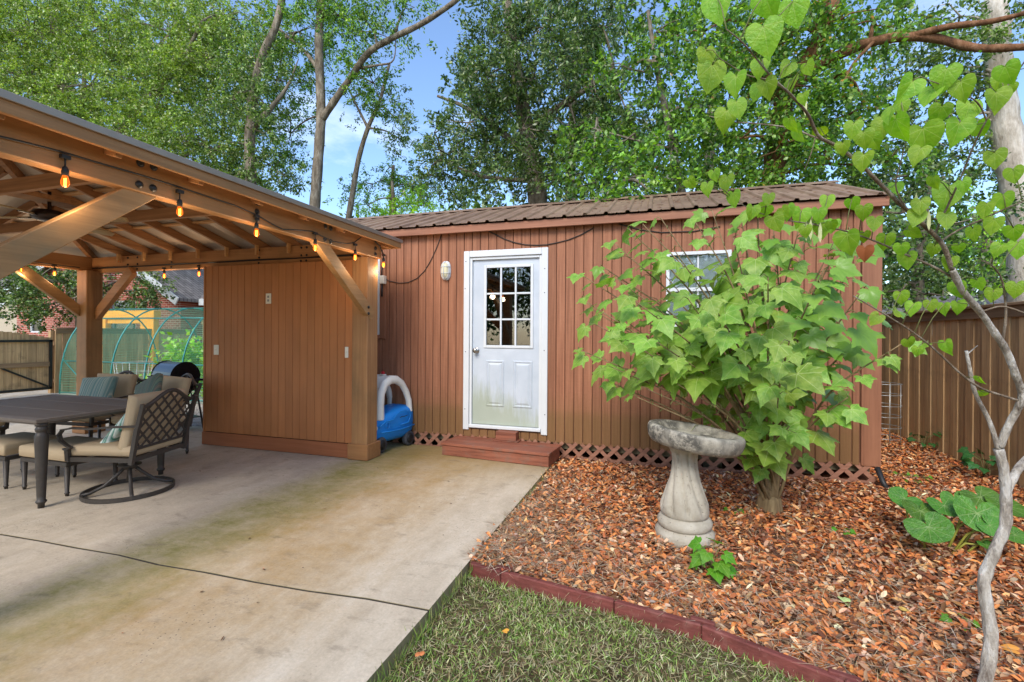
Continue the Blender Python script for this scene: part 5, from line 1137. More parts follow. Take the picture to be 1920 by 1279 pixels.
# ================================================================ leopard plant
LP = Vector((1.72, 3.74, bed_z(1.72, 3.74))); lp = thing('leopard_plant', 'low plant with round glossy dark green leaves beside the tree trunk', 'plant', LP); qs = MB()
for u, v, z, w_px, tx, ty in ((1741, 988, .23, 100, -.1, -.62), (1697, 935, .30, 72, -.25, -.55), (1727, 958, .27, 86, .1, -.5), (1770, 948, .33, 74, .1, -.6), (1832, 962, .33, 104, .12, -.62), (1838, 932, .40, 84, .1, -.55), (1885, 948, .36, 86, .2, -.6), (1902, 1003, .2, 58, .3, -.5), (1855, 985, .26, 60, .2, -.6), (1850, 1022, .08, 44, .3, -.3), (1790, 935, .36, 56, 0, -.5)):
    z *= .75; p = PZ(u, v, z); dep = -p.x*SA+p.y*CA; s = w_px/F*dep/2.0; nr = Vector((tx, ty*1.15, .62))+rv(.22); tip = Vector((tx*2.5+random.uniform(-.5, .5), -.6, -.5))+rv(.2); place('leopard_leaf', random.choice(LEO), lp, p, tip, nr, s)
    g = Vector((LP.x+(p.x-LP.x)*.45, LP.y+(p.y-LP.y)*.45+.05, bed_z(LP.x, LP.y)-.01)); qs.tube([g, g.lerp(p, .5)+Vector((0, .03, .03)), p-Vector((0, 0, .004))], [.008, .0065, .0055], 7)
M['lstalk'] = plain('leopard_stalk', srgb(150, 148, 62), .5); qs.build('leaf_stalks', M['lstalk'], lp)['kind'] = 'stuff'
# ================================================================ seedlings and ivy
M['young'] = leaf_mat('young_leaf', srgb(112, 176, 48), srgb(92, 160, 44), srgb(170, 206, 110), [0, 48, -48], .014, trans=.45)
YNG = [leafmesh('young_leaf', hib_o, M['young'], .35, .2, .02, 9+i) for i in range(2)]
def seedling(name, label, cat, base, k, hgt, s, spread, meshes, group=None):
    t = thing(name, label, cat, base, 0, group); q = MB(); base = Vector(base)
    for i in range(k):
        a = i*2.4; h = hgt*(.35+.65*((i*7) % k)/k); e = base+Vector((math.cos(a)*spread, math.sin(a)*spread, h)); m_ = base+Vector((math.cos(a)*spread*.25, math.sin(a)*spread*.25, h*.75)); q.tube([base, m_, e], .0022, 5)
        place('leaf', random.choice(meshes), t, e, Vector((math.cos(a), math.sin(a), -.35))+rv(.2), Vector((0, -.45, .85))+rv(.3), s*random.uniform(.75, 1.15))
    q.build('stalks', M['stem'], t)['kind'] = 'stuff'
sp_ = PZ(1335, 1085, bed_z(.31, 2.87)); seedling('seedling', 'bright green seedling in front of the bird bath', 'seedling', (sp_.x, sp_.y, bed_z(sp_.x, sp_.y)), 13, .2, .075, .075, YNG)
M['ivy'] = leaf_mat('ivy_leaf', srgb(62, 112, 50), srgb(46, 92, 40), srgb(120, 156, 96), [0, 45, -45], .012, trans=.25); IVY = [leafmesh('ivy_leaf', hib_o, M['ivy'], .3, .2, .02, 20+i) for i in range(2)]
for u, v, k, s, lab in ((1737, 850, 12, .06, 'low ivy tuft at the foot of the right fence, nearer the shed'), (1850, 880, 16, .075, 'low ivy tuft at the foot of the right fence, behind the tree trunk')):
    p = PX(u, v, 3.22); seedling('ivy_plant', lab, 'plant', (3.2, p.y, -.03), k, .26, s, .13, IVY, 'ivy at the fence foot')
lab_w = ['small green weed in the leaf bed, %s' % w for w in ('just left of the round glossy leaves', 'below the shed corner', 'between shed corner and fence', 'right of the drain pipe', 'left of the shrub stump', 'near the tree foot')]
for (u, v), l in zip(((1580, 1005), (1690, 890), (1730, 895), (1712, 905), (1375, 975), (1800, 1180)), lab_w):
    p = PZ(u, v, -.03); seedling('weed', l, 'weed', (p.x, p.y, bed_z(p.x, p.y)), 6, .05, .035, .05, YNG, 'weeds in the leaf bed')
# ================================================================ numpy leaf sheets
def leafcloud(name, P, D, N, Ln, Wd, Cc, mat, parent=None, fold=.18, hexa=False):
    n = len(P); D = D/np.linalg.norm(D, axis=1, keepdims=True); S = np.cross(D, N); S /= (np.linalg.norm(S, axis=1, keepdims=True)+1e-9); N = np.cross(S, D); Ln = Ln[:, None]; Wd = Wd[:, None]
    off = np.array(wloc(parent)) if parent else 0
    if hexa: V = np.stack([P, P+D*Ln*.3+S*Wd*.9+N*fold*Wd, P+D*Ln*.7+S*Wd*.8+N*fold*1.3*Wd, P+D*Ln, P+D*Ln*.7-S*Wd*.8+N*fold*1.3*Wd, P+D*Ln*.3-S*Wd*.9+N*fold*Wd], 1); k = 6
    else: V = np.stack([P, P+D*Ln*.45+S*Wd+N*fold*Wd, P+D*Ln, P+D*Ln*.45-S*Wd+N*fold*Wd], 1); k = 4
    V = (V.reshape(-1, 3)-off).astype(np.float32); me = bpy.data.meshes.new(name); me.vertices.add(n*k); me.vertices.foreach_set('co', V.ravel())
    if hexa:
        base = (np.arange(n)*6)[:, None]; idx = np.concatenate([base+np.array([0, 1, 2, 3]), base+np.array([0, 3, 4, 5])], 1).ravel(); nf = n*2
    else: idx = np.arange(n*4); nf = n
    me.loops.add(nf*4); me.loops.foreach_set('vertex_index', idx.astype(np.int32)); me.polygons.add(nf); me.polygons.foreach_set('loop_start', (np.arange(nf)*4).astype(np.int32)); me.polygons.foreach_set('loop_total', np.full(nf, 4, np.int32))
    c = me.color_attributes.new('Col', 'FLOAT_COLOR', 'POINT'); C4 = np.ones((n, 4), np.float32); C4[:, :3] = Cc; c.data.foreach_set('color', np.repeat(C4, k, 0).ravel())
    me.materials.append(mat); me.update(); me.validate(); o = bpy.data.objects.new(name, me); COL.objects.link(o)
    if parent: o.parent = parent
    return o
def cloud_mat(name, trans, rough, spec=.35):
    w = NT(name); a = w.n('Attribute'); a.attribute_name = 'Col'; w.fin(a.outputs['Color'], rough, spec)
    if trans:
        t = w.n('BsdfTranslucent'); w.l(w.hsv(a.outputs['Color'], .485, 1.1, 1.35), t.inputs[0]); m = w.n('MixShader'); m.inputs[0].default_value = trans; w.l(w.b.outputs[0], m.inputs[1]); w.l(t.outputs[0], m.inputs[2]); w.l(m.outputs[0], w.o.inputs[0])
    return w.m
M['foliage'] = cloud_mat('tree_foliage', .48, .33, .6); M['litter'] = cloud_mat('leaf_litter', .12, .75, .2); M['grass'] = cloud_mat('grass', .3, .6, .25); M['straw'] = cloud_mat('pine_straw', 0, .8, .2)
def rndn(n): v = rng.normal(size=(n, 3)); return v/np.linalg.norm(v, axis=1, keepdims=True)
def palette(n, cols, wts, jit=.15):
    c = np.array([srgb(*x)[:3] for x in cols])[rng.choice(len(cols), n, p=np.array(wts)/sum(wts))]; return np.clip(c*(1+rng.normal(size=(n, 1))*jit)*(1+rng.normal(size=(n, 3))*.05), .003, .95)
# ---- leaf litter over the bed
def bedz_np(x, y): return -.045+.05*np.exp(-((x-.6)**2/1.6+(y-3.9)**2/1.4))+.018*np.sin(2.3*x+1)*np.sin(1.9*y)
def edge_np(x): return np.where(x < .2, 2.66-.17*(x+1.06), np.where(x < .72, 2.445-.42*(x-.2), 2.227-.5*(x-.72)))
n = 135000; x = rng.uniform(-1.10, 3.32, n); y = 1.4+8*rng.uniform(0, 1, n)**1.7; e = edge_np(x)+.02; ok = (y > e) & ~((y > 5.25) & (x < 2.08)) & ~((np.hypot(x-BB.x, y-BB.y) < .17)); x, y = x[ok], y[ok]; n = len(x)
z = bedz_np(x, y)+rng.uniform(.002, .028, n); a = rng.uniform(0, 6.283, n); D = np.stack([np.cos(a), np.sin(a), rng.normal(size=n)*.38], 1); Nn = np.stack([rng.normal(size=n)*.55, rng.normal(size=n)*.55-.1, np.ones(n)], 1)
lit = leafcloud('leaf_litter', np.stack([x, y, z], 1), D, Nn, rng.uniform(.022, .066, n), rng.uniform(.006, .014, n), palette(n, [(214, 136, 78), (198, 120, 70), (166, 102, 66), (226, 164, 108), (124, 82, 58), (234, 198, 158), (196, 156, 118), (158, 122, 96), (92, 62, 46), (184, 162, 138)], [5, 5, 4, 3, 2.6, 1.8, 2.2, 2.2, 1.6, .8], .22), M['litter'], fold=.35, hexa=True)
lit['kind'] = 'stuff'; tag(lit, 'thick layer of orange-brown fallen leaves covering the bed', 'leaf litter')
n = 11000; x = rng.uniform(-1.09, 2.8, n); x[:2200] = -1.09+np.abs(rng.normal(size=2200))*.30; y = edge_np(x)+.03+np.abs(rng.normal(size=n))*.8; y[:1200] = rng.uniform(2.7, 4.9, 1200); ok = ~(np.hypot(x-BB.x, y-BB.y) < .2) & (y < 5.2); x, y = x[ok], y[ok]; n = len(x); a = rng.uniform(0, 6.283, n)
D = np.stack([np.cos(a), np.sin(a), rng.normal(size=n)*.15], 1); ps = leafcloud('pine_straw', np.stack([x, y, bedz_np(x, y)+rng.uniform(.015, .045, n)], 1), D, np.tile([0, 0, 1.], (n, 1)), rng.uniform(.06, .17, n), rng.uniform(.0009, .0018, n), palette(n, [(186, 160, 126), (150, 122, 94), (206, 186, 158), (120, 92, 70)], [3, 3, 2, 1]), M['straw'])
ps['kind'] = 'stuff'; tag(ps, 'grey-tan pine needles scattered along the bed edge', 'pine straw')
# ---- single leaves that stand out
def lone(label, p, a, s, c):
    m = plain('fallen_leaf_'+label.split()[0], c, .6, var=.15); me = HRT[1].copy(); me.materials.clear(); me.materials.append(m); t = bpy.data.objects.new('fallen_leaf', me); COL.objects.link(t); t.location = p; t.rotation_euler = (R(8), R(-6), a); t.scale = (s, s, s); tag(t, label, 'leaf', 'single fallen leaves'); return t
for lab, u, v, s, c, z in (('pale green fallen leaf lying on the leaf bed', 1581, 1133, .055, srgb(186, 204, 130), .035), ('yellow fallen leaf on the leaf bed left of the tree', 1690, 1155, .05, srgb(232, 190, 96), .035), ('amber fallen leaf on the bed at the right picture edge', 1905, 1235, .06, srgb(222, 150, 64), .035), ('orange fallen leaf on the grass beside the patio', 787, 1222, .04, srgb(214, 130, 78), .0), ('yellow-orange leaf on the grass below the edging', 951, 1178, .03, srgb(226, 160, 60), .0)):
    p = PZ(u, v, -.05+.03); p.z = (bed_z(p.x, p.y)+.035) if z else -.035; lone(lab, p, random.uniform(0, 6), s, c)
# ---- grass
n = 80000; x = rng.uniform(-1.09, 1.9, n); y = 2.66-2.3*rng.uniform(0, 1, n)**1.1; pat = np.sin(x*5.3+1)*np.sin(y*4.7)+np.sin(x*11+y*9)*.6; ok = (y < edge_np(x)-.02) & (rng.uniform(0, 1, n) < .62+.3*pat); x, y, pat = x[ok], y[ok], pat[ok]; n = len(x)
D = np.stack([rng.normal(size=n)*.75, rng.normal(size=n)*.75, np.abs(rng.normal(size=n))*.5+.35], 1); col = palette(n, [(142, 172, 82), (170, 196, 110), (120, 150, 68), (212, 208, 162), (188, 176, 132), (96, 122, 56)], [3.5, 3, 3, 3, 3, 2]); 
g = leafcloud('grass', np.stack([x, y, np.full(n, -.08)], 1), D, rndn(n), rng.uniform(.018, .052, n), rng.uniform(.0013, .0028, n), col, M['grass']); g['kind'] = 'stuff'; tag(g, 'short mixed green and dry lawn grass beside the patio', 'grass')
n = 16000; x = rng.uniform(-1.09, 1.9, n); y = 2.66-2.3*rng.uniform(0, 1, n); ok = y < edge_np(x)-.02; x, y = x[ok], y[ok]; n = len(x); a = rng.uniform(0, 6.283, n)
g = leafcloud('dry_thatch', np.stack([x, y, rng.uniform(-.083, -.06, n)], 1), np.stack([np.cos(a), np.sin(a), rng.normal(size=n)*.1], 1), np.tile([0, 0, 1.], (n, 1)), rng.uniform(.03, .09, n), rng.uniform(.0012, .0028, n), palette(n, [(150, 134, 98), (120, 96, 68), (176, 164, 128)], [3, 2, 2]), M['straw']); g['kind'] = 'stuff'; tag(g, 'dry thatch lying between the lawn blades', 'thatch')
n = 1500; x = rng.uniform(-1.12, -1.08, n); y = rng.uniform(.6, 4.7, n); x = np.concatenate([x, rng.uniform(.3, 2.6, 500)]); y = np.concatenate([y, 2.0+rng.uniform(0, 1.8, 500)]); ok = (y > edge_np(x)+.02) | (x < -1.05); x, y = x[ok], y[ok]; cl = rng.uniform(0, 1, len(x)) < .5; x, y = x[cl], y[cl]; n = len(x)
g = leafcloud('edge_grass', np.stack([x+.04*(x < -1.05), y, np.full(n, -.06)], 1), np.stack([rng.normal(size=n)*.4, rng.normal(size=n)*.4, np.ones(n)], 1), rndn(n), rng.uniform(.04, .1, n), rng.uniform(.0015, .003, n), palette(n, [(120, 146, 70), (150, 146, 92)], [3, 2]), M['grass']); g['kind'] = 'stuff'; tag(g, 'thin grass blades sprouting along the patio edge and in the bed', 'grass')
# ---- gravel stones
n = 9000; x = rng.uniform(-9.5, -5.3, n); y = 5.33+rng.uniform(0, 1, n)**1.4*2.4; base = np.array([[1, 0, 0], [-1, 0, 0], [0, 1, 0], [0, -1, 0], [0, 0, 1], [0, 0, -1.]]); fidx = np.array([[0, 2, 4], [2, 1, 4], [1, 3, 4], [3, 0, 4]])
S3 = rng.uniform(.012, .028, (n, 1, 1))*rng.uniform(.6, 1.2, (n, 6, 1)); V = np.stack([x, y, np.full(n, -.035)], 1)[:, None, :]+base[None]*S3; me = bpy.data.meshes.new('gravel_stones'); me.vertices.add(n*6); me.vertices.foreach_set('co', V.astype(np.float32).ravel()); idx = (np.arange(n)[:, None, None]*6+fidx[None]).ravel(); nf = n*4
me.loops.add(nf*3); me.loops.foreach_set('vertex_index', idx.astype(np.int32)); me.polygons.add(nf); me.polygons.foreach_set('loop_start', (np.arange(nf)*3).astype(np.int32)); me.polygons.foreach_set('loop_total', np.full(nf, 3, np.int32)); me.materials.append(M['gravelm']); me.update(); o = bpy.data.objects.new('gravel_stones', me); COL.objects.link(o); o['kind'] = 'stuff'; tag(o, 'loose pale gravel behind the gazebo', 'gravel')
# ---- debris on the shed roof
n = 260; t = rng.uniform(0.03, .95, n)**.7; x = rng.uniform(-1.2, 2.0, n); Pz = np.stack([x, EY+(RY-EY)*t, EZ+(RZ-EZ)*t+.008], 1); a = rng.uniform(0, 6.28, n); g = leafcloud('roof_litter', Pz, np.stack([np.cos(a), np.sin(a), .37*np.sin(a)], 1), np.tile([0, -.35, .94], (n, 1)), rng.uniform(.03, .07, n), rng.uniform(.006, .014, n), palette(n, [(120, 72, 50), (96, 64, 46), (160, 120, 84)], [3, 3, 1]), M['litter'], hexa=True); g['kind'] = 'stuff'; tag(g, 'dead leaves lying on the shed roof', 'leaf litter')
n = 60; x = rng.uniform(-6, -1.2, n); y = rng.uniform(1.2, 4.9, n); a = rng.uniform(0, 6.28, n); g = leafcloud('patio_litter', np.stack([x, y, np.full(n, .006)], 1), np.stack([np.cos(a), np.sin(a), np.zeros(n)], 1), np.tile([0, 0, 1.], (n, 1)), rng.uniform(.01, .04, n), rng.uniform(.003, .007, n), palette(n, [(110, 84, 60), (90, 66, 48), (150, 110, 76)], [3, 3, 1]), M['litter'], hexa=True); g['kind'] = 'stuff'; tag(g, 'few dry leaf bits scattered on the concrete', 'leaf litter')
# ================================================================ trees behind
M['tbark'] = bark_m('tree_bark', srgb(84, 74, 62), srgb(122, 110, 94), srgb(160, 150, 134), .5); M['pbark'] = bark_m('pale_bark', srgb(140, 128, 112), srgb(186, 174, 158), srgb(214, 206, 194), .4); M['vbark'] = bark_m('reddish_bark', srgb(78, 54, 40), srgb(124, 86, 60), srgb(150, 112, 84), .5)
GREENS = {
 'bright': ([(112, 138, 52), (132, 158, 66), (92, 118, 46), (154, 172, 96), (74, 98, 40), (188, 194, 146)], [4, 4, 4, 2, 2, .8]),
 'olive': ([(86, 112, 46), (104, 130, 56), (66, 92, 38), (132, 152, 84), (54, 76, 34), (168, 178, 132)], [4, 4, 4, 2, 2, 1]),
 'dark': ([(74, 98, 44), (94, 118, 54), (56, 80, 38), (116, 138, 76), (152, 164, 118), (50, 68, 34)], [4, 4, 4, 2, 1.2, 2]),
 'lime': ([(132, 180, 40), (150, 196, 58), (110, 158, 36), (166, 206, 84)], [4, 4, 3, 2]),
 'mid': ([(84, 120, 42), (106, 144, 50), (64, 98, 36), (128, 166, 62), (148, 176, 92), (50, 80, 32)], [4, 4, 4, 3, 1.2, 2]),
 'ivy': ([(84, 122, 46), (108, 146, 54), (62, 96, 38), (130, 166, 66), (150, 174, 96), (160, 130, 56)], [4, 4, 4, 2, 1, .2])}
def tree(name, label, trunks, blobs, green, leaf=(.10, .0255), dens=1.0, bark='tbark', base=None, group='trees behind the shed', clump=.34, droop=.3, cat='tree', per=38, anchor=None):
    """trunks: [(list of (u,v,Y)), r0, r1]; blobs: (u, v, ru_px, rv_px, Y[, n]) ellipsoids of foliage at distance Y"""
    tp = []
    for l, r0, r1 in trunks: tp.append((spline([PY(u, v, Y) for u, v, Y in l], 5), r0, r1))
    b0 = tp[0][0][0] if tp else PY(blobs[0][0], 640, blobs[0][4]); root = thing(name, label, cat, (b0.x, b0.y, -.15), 0, group)
    tq = MB(); allp = []
    for i, (p, r0, r1) in enumerate(tp):
        if i == 0 and p[0].z > 0: p = [Vector((p[0].x, p[0].y, -.2))]+p
        m = len(p); tq = MB(); tq.tube(p, [(r0+(r1-r0)*(k/(m-1)))*(1+.05*math.sin(k*1.7+i)) for k in range(m)], 10); tq.build('trunk' if i == 0 else 'limb', M[bark], root); allp += p
    lq = MB(); Ps, Ds, Ns, Cs, Ls = [], [], [], [], []
    cols, wts = GREENS[green]
    for bl in blobs:
        u, v, ru, rv_, Y = bl[:5]; c = PY(u, v, Y); dep = -c.x*SA+c.y*CA; sx, sz = ru*dep/F, rv_*dep/F; sy = min(sx, sz)*.8+.25
        vol = sx*sz*4; nclump = max(3, int(vol*4.6*dens)) if len(bl) < 6 else bl[5]
        cc = rng.normal(size=(nclump, 3)); cc /= np.linalg.norm(cc, axis=1, keepdims=True); cc *= rng.uniform(.15, 1, (nclump, 1))**.5; cc = cc*np.array([sx, sy, sz])+np.array(c)
        near = min(allp, key=lambda p: (p-c).length) if allp else Vector((c.x, c.y, max(.2, c.z-sz)))
        if near is not None and (near-c).length > .4: MB().tube(spline([near, near.lerp(c, .5)+Vector((0, 0, .12)), c], 4), [.045*max(.4, dep/12), .04, .035, .03, .028, .024, .02, .018, .015], 6).build('limb', M[bark], root)
        for k in range(nclump):
            p = Vector(cc[k]); 
            if k % 2 == 0: mid = Vector(c).lerp(p, .5)+rv(.12); lq.tube([c, mid, p, p+(p-c)*.12], [.02, .014, .008, .004], 4, False)
            nt_ = rng.integers(5, 9); out_ = (cc[k]-np.array(c)); out_ /= np.linalg.norm(out_)+1e-6; cb = rng.normal()*.16
            for j in range(nt_):
                o = cc[k]+rng.normal(size=3)*clump*np.array([1, 1, .7]); d = out_*.7+rng.normal(size=3)*.7+np.array([0, 0, -droop]); d /= np.linalg.norm(d); Lt = rng.uniform(.25, .55)
                if j % 2 == 0: lq.tube([Vector(o), Vector(o+d*Lt)], [.005, .002], 3, False)
                m = int(per*rng.uniform(.6, 1.3)); t = rng.uniform(0, 1, (m, 1)); pp = o+d*Lt*t+rng.normal(size=(m, 3))*.055; dd = d*.6+rng.normal(size=(m, 3))*.6+np.array([0, 0, -droop*.8]); nn = rng.normal(size=(m, 3))*.7+np.array([0, -.25, .8])
                Ps.append(pp); Ds.append(dd); Ns.append(nn); Cs.append(palette(m, cols, wts, .18)*(1.3+cb)); Ls.append(leaf[0]*rng.uniform(.65, 1.25, m))
    lq.build('twigs', M[bark], root)['kind'] = 'stuff'
    if Ps:
        P, D, N_, C, Ln = map(np.concatenate, (Ps, Ds, Ns, Cs, Ls)); C = np.clip(C, .004, .9); leafcloud('crown', P, D, N_, Ln, Ln*leaf[1]/leaf[0], C, M['foliage'], root); tree.total = getattr(tree, 'total', 0)+len(P)
    return root
T = tree
T('forked_tree', 'tall tree with forked grey trunk behind the gazebo corner', [([(588, 420, 13), (592, 360, 13), (598, 280, 13), (602, 215, 13), (600, 150, 13), (598, 80, 13), (602, 0, 13), (604, -80, 13)], .175, .12), ([(603, 225, 13), (630, 185, 12.9), (655, 150, 12.8), (690, 100, 12.6), (735, 72, 12.5), (790, 45, 12.4), (850, 5, 12.3), (900, -40, 12.2)], .12, .06), ([(600, 135, 13), (570, 95, 13.2), (530, 60, 13.4), (490, 20, 13.6)], .08, .02), ([(668, 128, 12.8), (710, 122, 12.7), (738, 112, 12.6), (742, 60, 12.6)], .045, .01)],
  [(560, 60, 90, 60, 13.5), (520, 150, 80, 60, 13.8), (640, 30, 70, 50, 13.2), (700, 60, 70, 45, 12.6), (700, 155, 55, 45, 13.4), (545, 250, 50, 60, 14), (760, 15, 40, 22, 12.6)], 'mid', dens=.8)
T('slim_tree', 'slim leaning tree between the forked trunk and the shed roof', [([(652, 420, 15), (660, 370, 15), (672, 300, 15), (690, 240, 15), (712, 190, 15), (730, 120, 15)], .12, .05), ([(690, 240, 15), (672, 205, 15), (655, 170, 15)], .06, .03)], [(735, 215, 36, 30, 15), (690, 180, 36, 30, 15.4), (752, 262, 30, 22, 15)], 'olive', dens=.6)
T('vine_clad_tree', 'thick vine-covered trunk behind the gazebo roof', [([(472, 420, 12), (470, 340, 12), (468, 270, 12), (474, 190, 12), (490, 110, 12.2), (520, 40, 12.4), (540, -70, 12.6)], .19, .10), ([(474, 240, 12), (510, 200, 12), (540, 160, 12.2), (560, 110, 12.4)], .11, .012)], [(470, 350, 30, 40, 11.5), (470, 300, 30, 40, 11.5), (468, 240, 32, 40, 11.5), (475, 180, 30, 40, 11.6), (430, 190, 60, 60, 12), (400, 280, 50, 60, 12), (480, 130, 60, 60, 12.2), (520, 320, 40, 50, 13), (430, 340, 50, 40, 12.4)], 'olive', dens=.8)
T('broad_oak', 'broad bright-green tree filling the upper left above the gazebo', [([(160, 560, 13), (150, 400, 13), (130, 250, 13), (115, 130, 13), (100, 20, 13)], .3, .16), ([(145, 330, 13), (250, 220, 12.6), (330, 130, 12.4), (380, 40, 12.2)], .12, .05), ([(135, 270, 13), (60, 170, 12.6), (10, 80, 12.4)], .12, .05), ([(150, 390, 13), (290, 330, 12.5), (380, 270, 12.2)], .10, .04)],
  [(60, 60, 130, 80, 12.6), (190, 50, 110, 70, 12.6), (320, 60, 110, 80, 12.8), (50, 150, 90, 70, 12.2), (170, 160, 110, 70, 12.2), (300, 170, 110, 80, 12.3), (400, 120, 80, 90, 12.8), (250, 260, 100, 60, 12), (350, 270, 80, 70, 12), (420, 30, 70, 50, 13), (130, 230, 90, 40, 12), (420, 340, 60, 40, 12.2), (-40, 100, 80, 90, 12.6)], 'bright', dens=1.0)
T('dark_water_oak', 'dense dark-leaved tree behind the middle of the shed', [([(1010, 420, 11), (1005, 340, 11), (990, 260, 11), (975, 170, 11), (960, 80, 11), (950, -20, 11)], .26, .12), ([(1000, 300, 11), (930, 240, 10.8), (870, 200, 10.6), (820, 180, 10.4)], .09, .03), ([(990, 240, 11), (1080, 180, 10.8), (1150, 130, 10.6)], .10, .04), ([(1005, 340, 11), (900, 330, 10.6), (830, 300, 10.4)], .07, .02)],
  [(945, 60, 70, 60, 10.8), (1030, 50, 90, 60, 10.8), (1130, 50, 80, 60, 10.8), (915, 140, 55, 60, 10.6), (1000, 150, 90, 70, 10.6), (1110, 140, 90, 70, 10.6), (880, 230, 70, 55, 10.4), (980, 240, 80, 60, 10.4), (1080, 240, 80, 60, 10.5), (840, 290, 60, 40, 10.3), (930, 320, 80, 45, 10.4), (1040, 330, 90, 45, 10.4), (815, 250, 36, 30, 10.3), (1150, 320, 70, 50, 10.6), (1180, 220, 70, 70, 10.8), (800, 330, 45, 30, 10.4)], 'dark', leaf=(.105, .022), dens=1.0)
T('roof_side_tree', 'light-green branches hanging over the shed roof', [([(1290, 420, 8.6), (1270, 320, 8.5), (1250, 220, 8.4), (1230, 120, 8.4), (1215, 20, 8.4)], .08, .03), ([(1262, 280, 8.5), (1180, 260, 8.2), (1110, 240, 8.0)], .03, .012), ([(1275, 340, 8.5), (1200, 330, 7.9), (1150, 350, 7.2), (1130, 385, 6.7)], .025, .008)],
  [(1230, 60, 70, 60, 8.4), (1180, 130, 60, 50, 8.3), (1250, 160, 60, 60, 8.4), (1120, 220, 50, 45, 8.0), (1190, 250, 60, 45, 8.0), (1260, 280, 55, 45, 8.3), (1110, 300, 40, 30, 7.8), (1180, 320, 60, 30, 7.6), (1140, 365, 35, 22, 6.9), (1220, 360, 40, 20, 7.2), (1290, 210, 50, 60, 8.6)], 'mid', leaf=(.09, .025), dens=.8, clump=.24)
T('ivy_clad_tree', 'big ivy-covered tree with reddish limbs behind the right of the shed', [([(1445, 420, 10), (1450, 330, 10), (1462, 240, 10), (1480, 160, 10), (1530, 90, 9.9), (1560, 0, 9.8)], .22, .13), ([(1478, 170, 10), (1560, 110, 9.7), (1650, 75, 9.4), (1740, 70, 9.2), (1830, 90, 9.0), (1930, 88, 8.8)], .10, .05), ([(1700, 70, 9.3), (1780, 50, 9.0), (1860, 40, 8.8), (1940, 20, 8.7)], .06, .03), ([(1470, 220, 10), (1430, 130, 10), (1400, 40, 10)], .09, .04), ([(1640, 76, 9.4), (1600, 120, 9.3), (1580, 160, 9.2)], .03, .015)],
  [(1400, 60, 70, 60, 10), (1490, 60, 70, 60, 9.8), (1570, 40, 70, 50, 9.6), (1380, 160, 70, 60, 9.9), (1470, 160, 70, 60, 9.6), (1550, 170, 60, 60, 9.7), (1390, 260, 70, 60, 9.6), (1470, 260, 70, 60, 9.5), (1550, 280, 60, 50, 9.7), (1620, 200, 60, 60, 9.8), (1620, 310, 60, 45, 9.7), (1330, 320, 60, 45, 9.8), (1430, 330, 80, 35, 9.6), (1320, 60, 60, 60, 10), (1320, 190, 55, 70, 10), (1640, 40, 60, 45, 9.6)], 'ivy', leaf=(.085, .030), dens=1.0, bark='vbark')
T('right_edge_tree', 'tree with pale thick trunk at the far right edge', [([(1925, 420, 13), (1905, 340, 13), (1888, 260, 13), (1880, 200, 13), (1870, 100, 13), (1865, 0, 13)], .30, .22)], [(1700, 150, 70, 60, 12.5), (1790, 130, 70, 60, 12.5), (1880, 60, 70, 50, 12.2), (1800, 30, 80, 40, 12.2), (1720, 250, 60, 50, 13), (1790, 230, 50, 50, 13), (1930, 300, 50, 60, 14)], 'olive', dens=.75, bark='pbark')
T('holly_tree', 'dark small-leaved evergreen between the shed end and the right fence', [([(1720, 640, 9.6), (1722, 520, 9.6), (1730, 430, 9.6), (1740, 340, 9.6)], .10, .05)], [(1700, 330, 60, 40, 9.6), (1770, 330, 60, 40, 9.8), (1690, 400, 50, 40, 9.4), (1750, 410, 55, 45, 9.5), (1700, 480, 50, 40, 9.3), (1760, 490, 50, 40, 9.4), (1690, 545, 45, 25, 9.3), (1740, 550, 40, 20, 9.3)], 'dark', leaf=(.06, .026), dens=1.1)
T('far_right_tree', 'pale yellow-green tree beyond the outbuilding at the right', [([(1850, 600, 19), (1850, 480, 19), (1855, 380, 19)], .2, .1)], [(1850, 420, 70, 50, 19), (1910, 470, 60, 50, 19), (1830, 500, 60, 40, 19), (1890, 540, 70, 25, 18.8), (1960, 400, 60, 60, 19)], 'lime', dens=.45, per=26)
T('lime_shrub_tree', 'bright lime-green bushy tree just above the shed roof', [([(740, 430, 16), (738, 380, 16), (735, 340, 16)], .12, .05)], [(735, 375, 55, 28, 16), (790, 385, 35, 20, 16), (690, 385, 35, 22, 16.2)], 'lime', dens=.8, per=34)
T('roadside_tree', 'feathery green tree top in the gap left of the dark tree', [([(735, 420, 18), (735, 350, 18), (738, 310, 18)], .15, .06)], [(700, 345, 50, 30, 18), (760, 335, 45, 28, 18), (725, 320, 35, 22, 18.3), (800, 350, 40, 30, 18)], 'mid', dens=.55)
T('yard_tree', 'dark leafy tree hanging in front of the brick house', [([(205, 660, 11.8), (190, 560, 11.8), (170, 480, 11.8), (150, 400, 11.8)], .14, .08)], [(40, 545, 60, 30, 11.8), (120, 530, 60, 35, 11.8), (190, 525, 50, 30, 12), (235, 545, 40, 28, 12), (90, 575, 50, 22, 11.6), (20, 500, 60, 30, 12), (265, 520, 30, 25, 12.2), (60, 600, 30, 12, 11.6)], 'dark', leaf=(.10, .035), dens=.9)
T('garden_plant', 'leafy vegetable plants inside the netted tunnel', [], [(360, 690, 25, 35, 7.9), (330, 700, 20, 22, 8.6), (380, 660, 18, 25, 8.2), (300, 715, 16, 14, 8.4)], 'lime', leaf=(.12, .045), dens=5, clump=.16, per=14, cat='plant', group='plants in the tunnel', droop=.1)
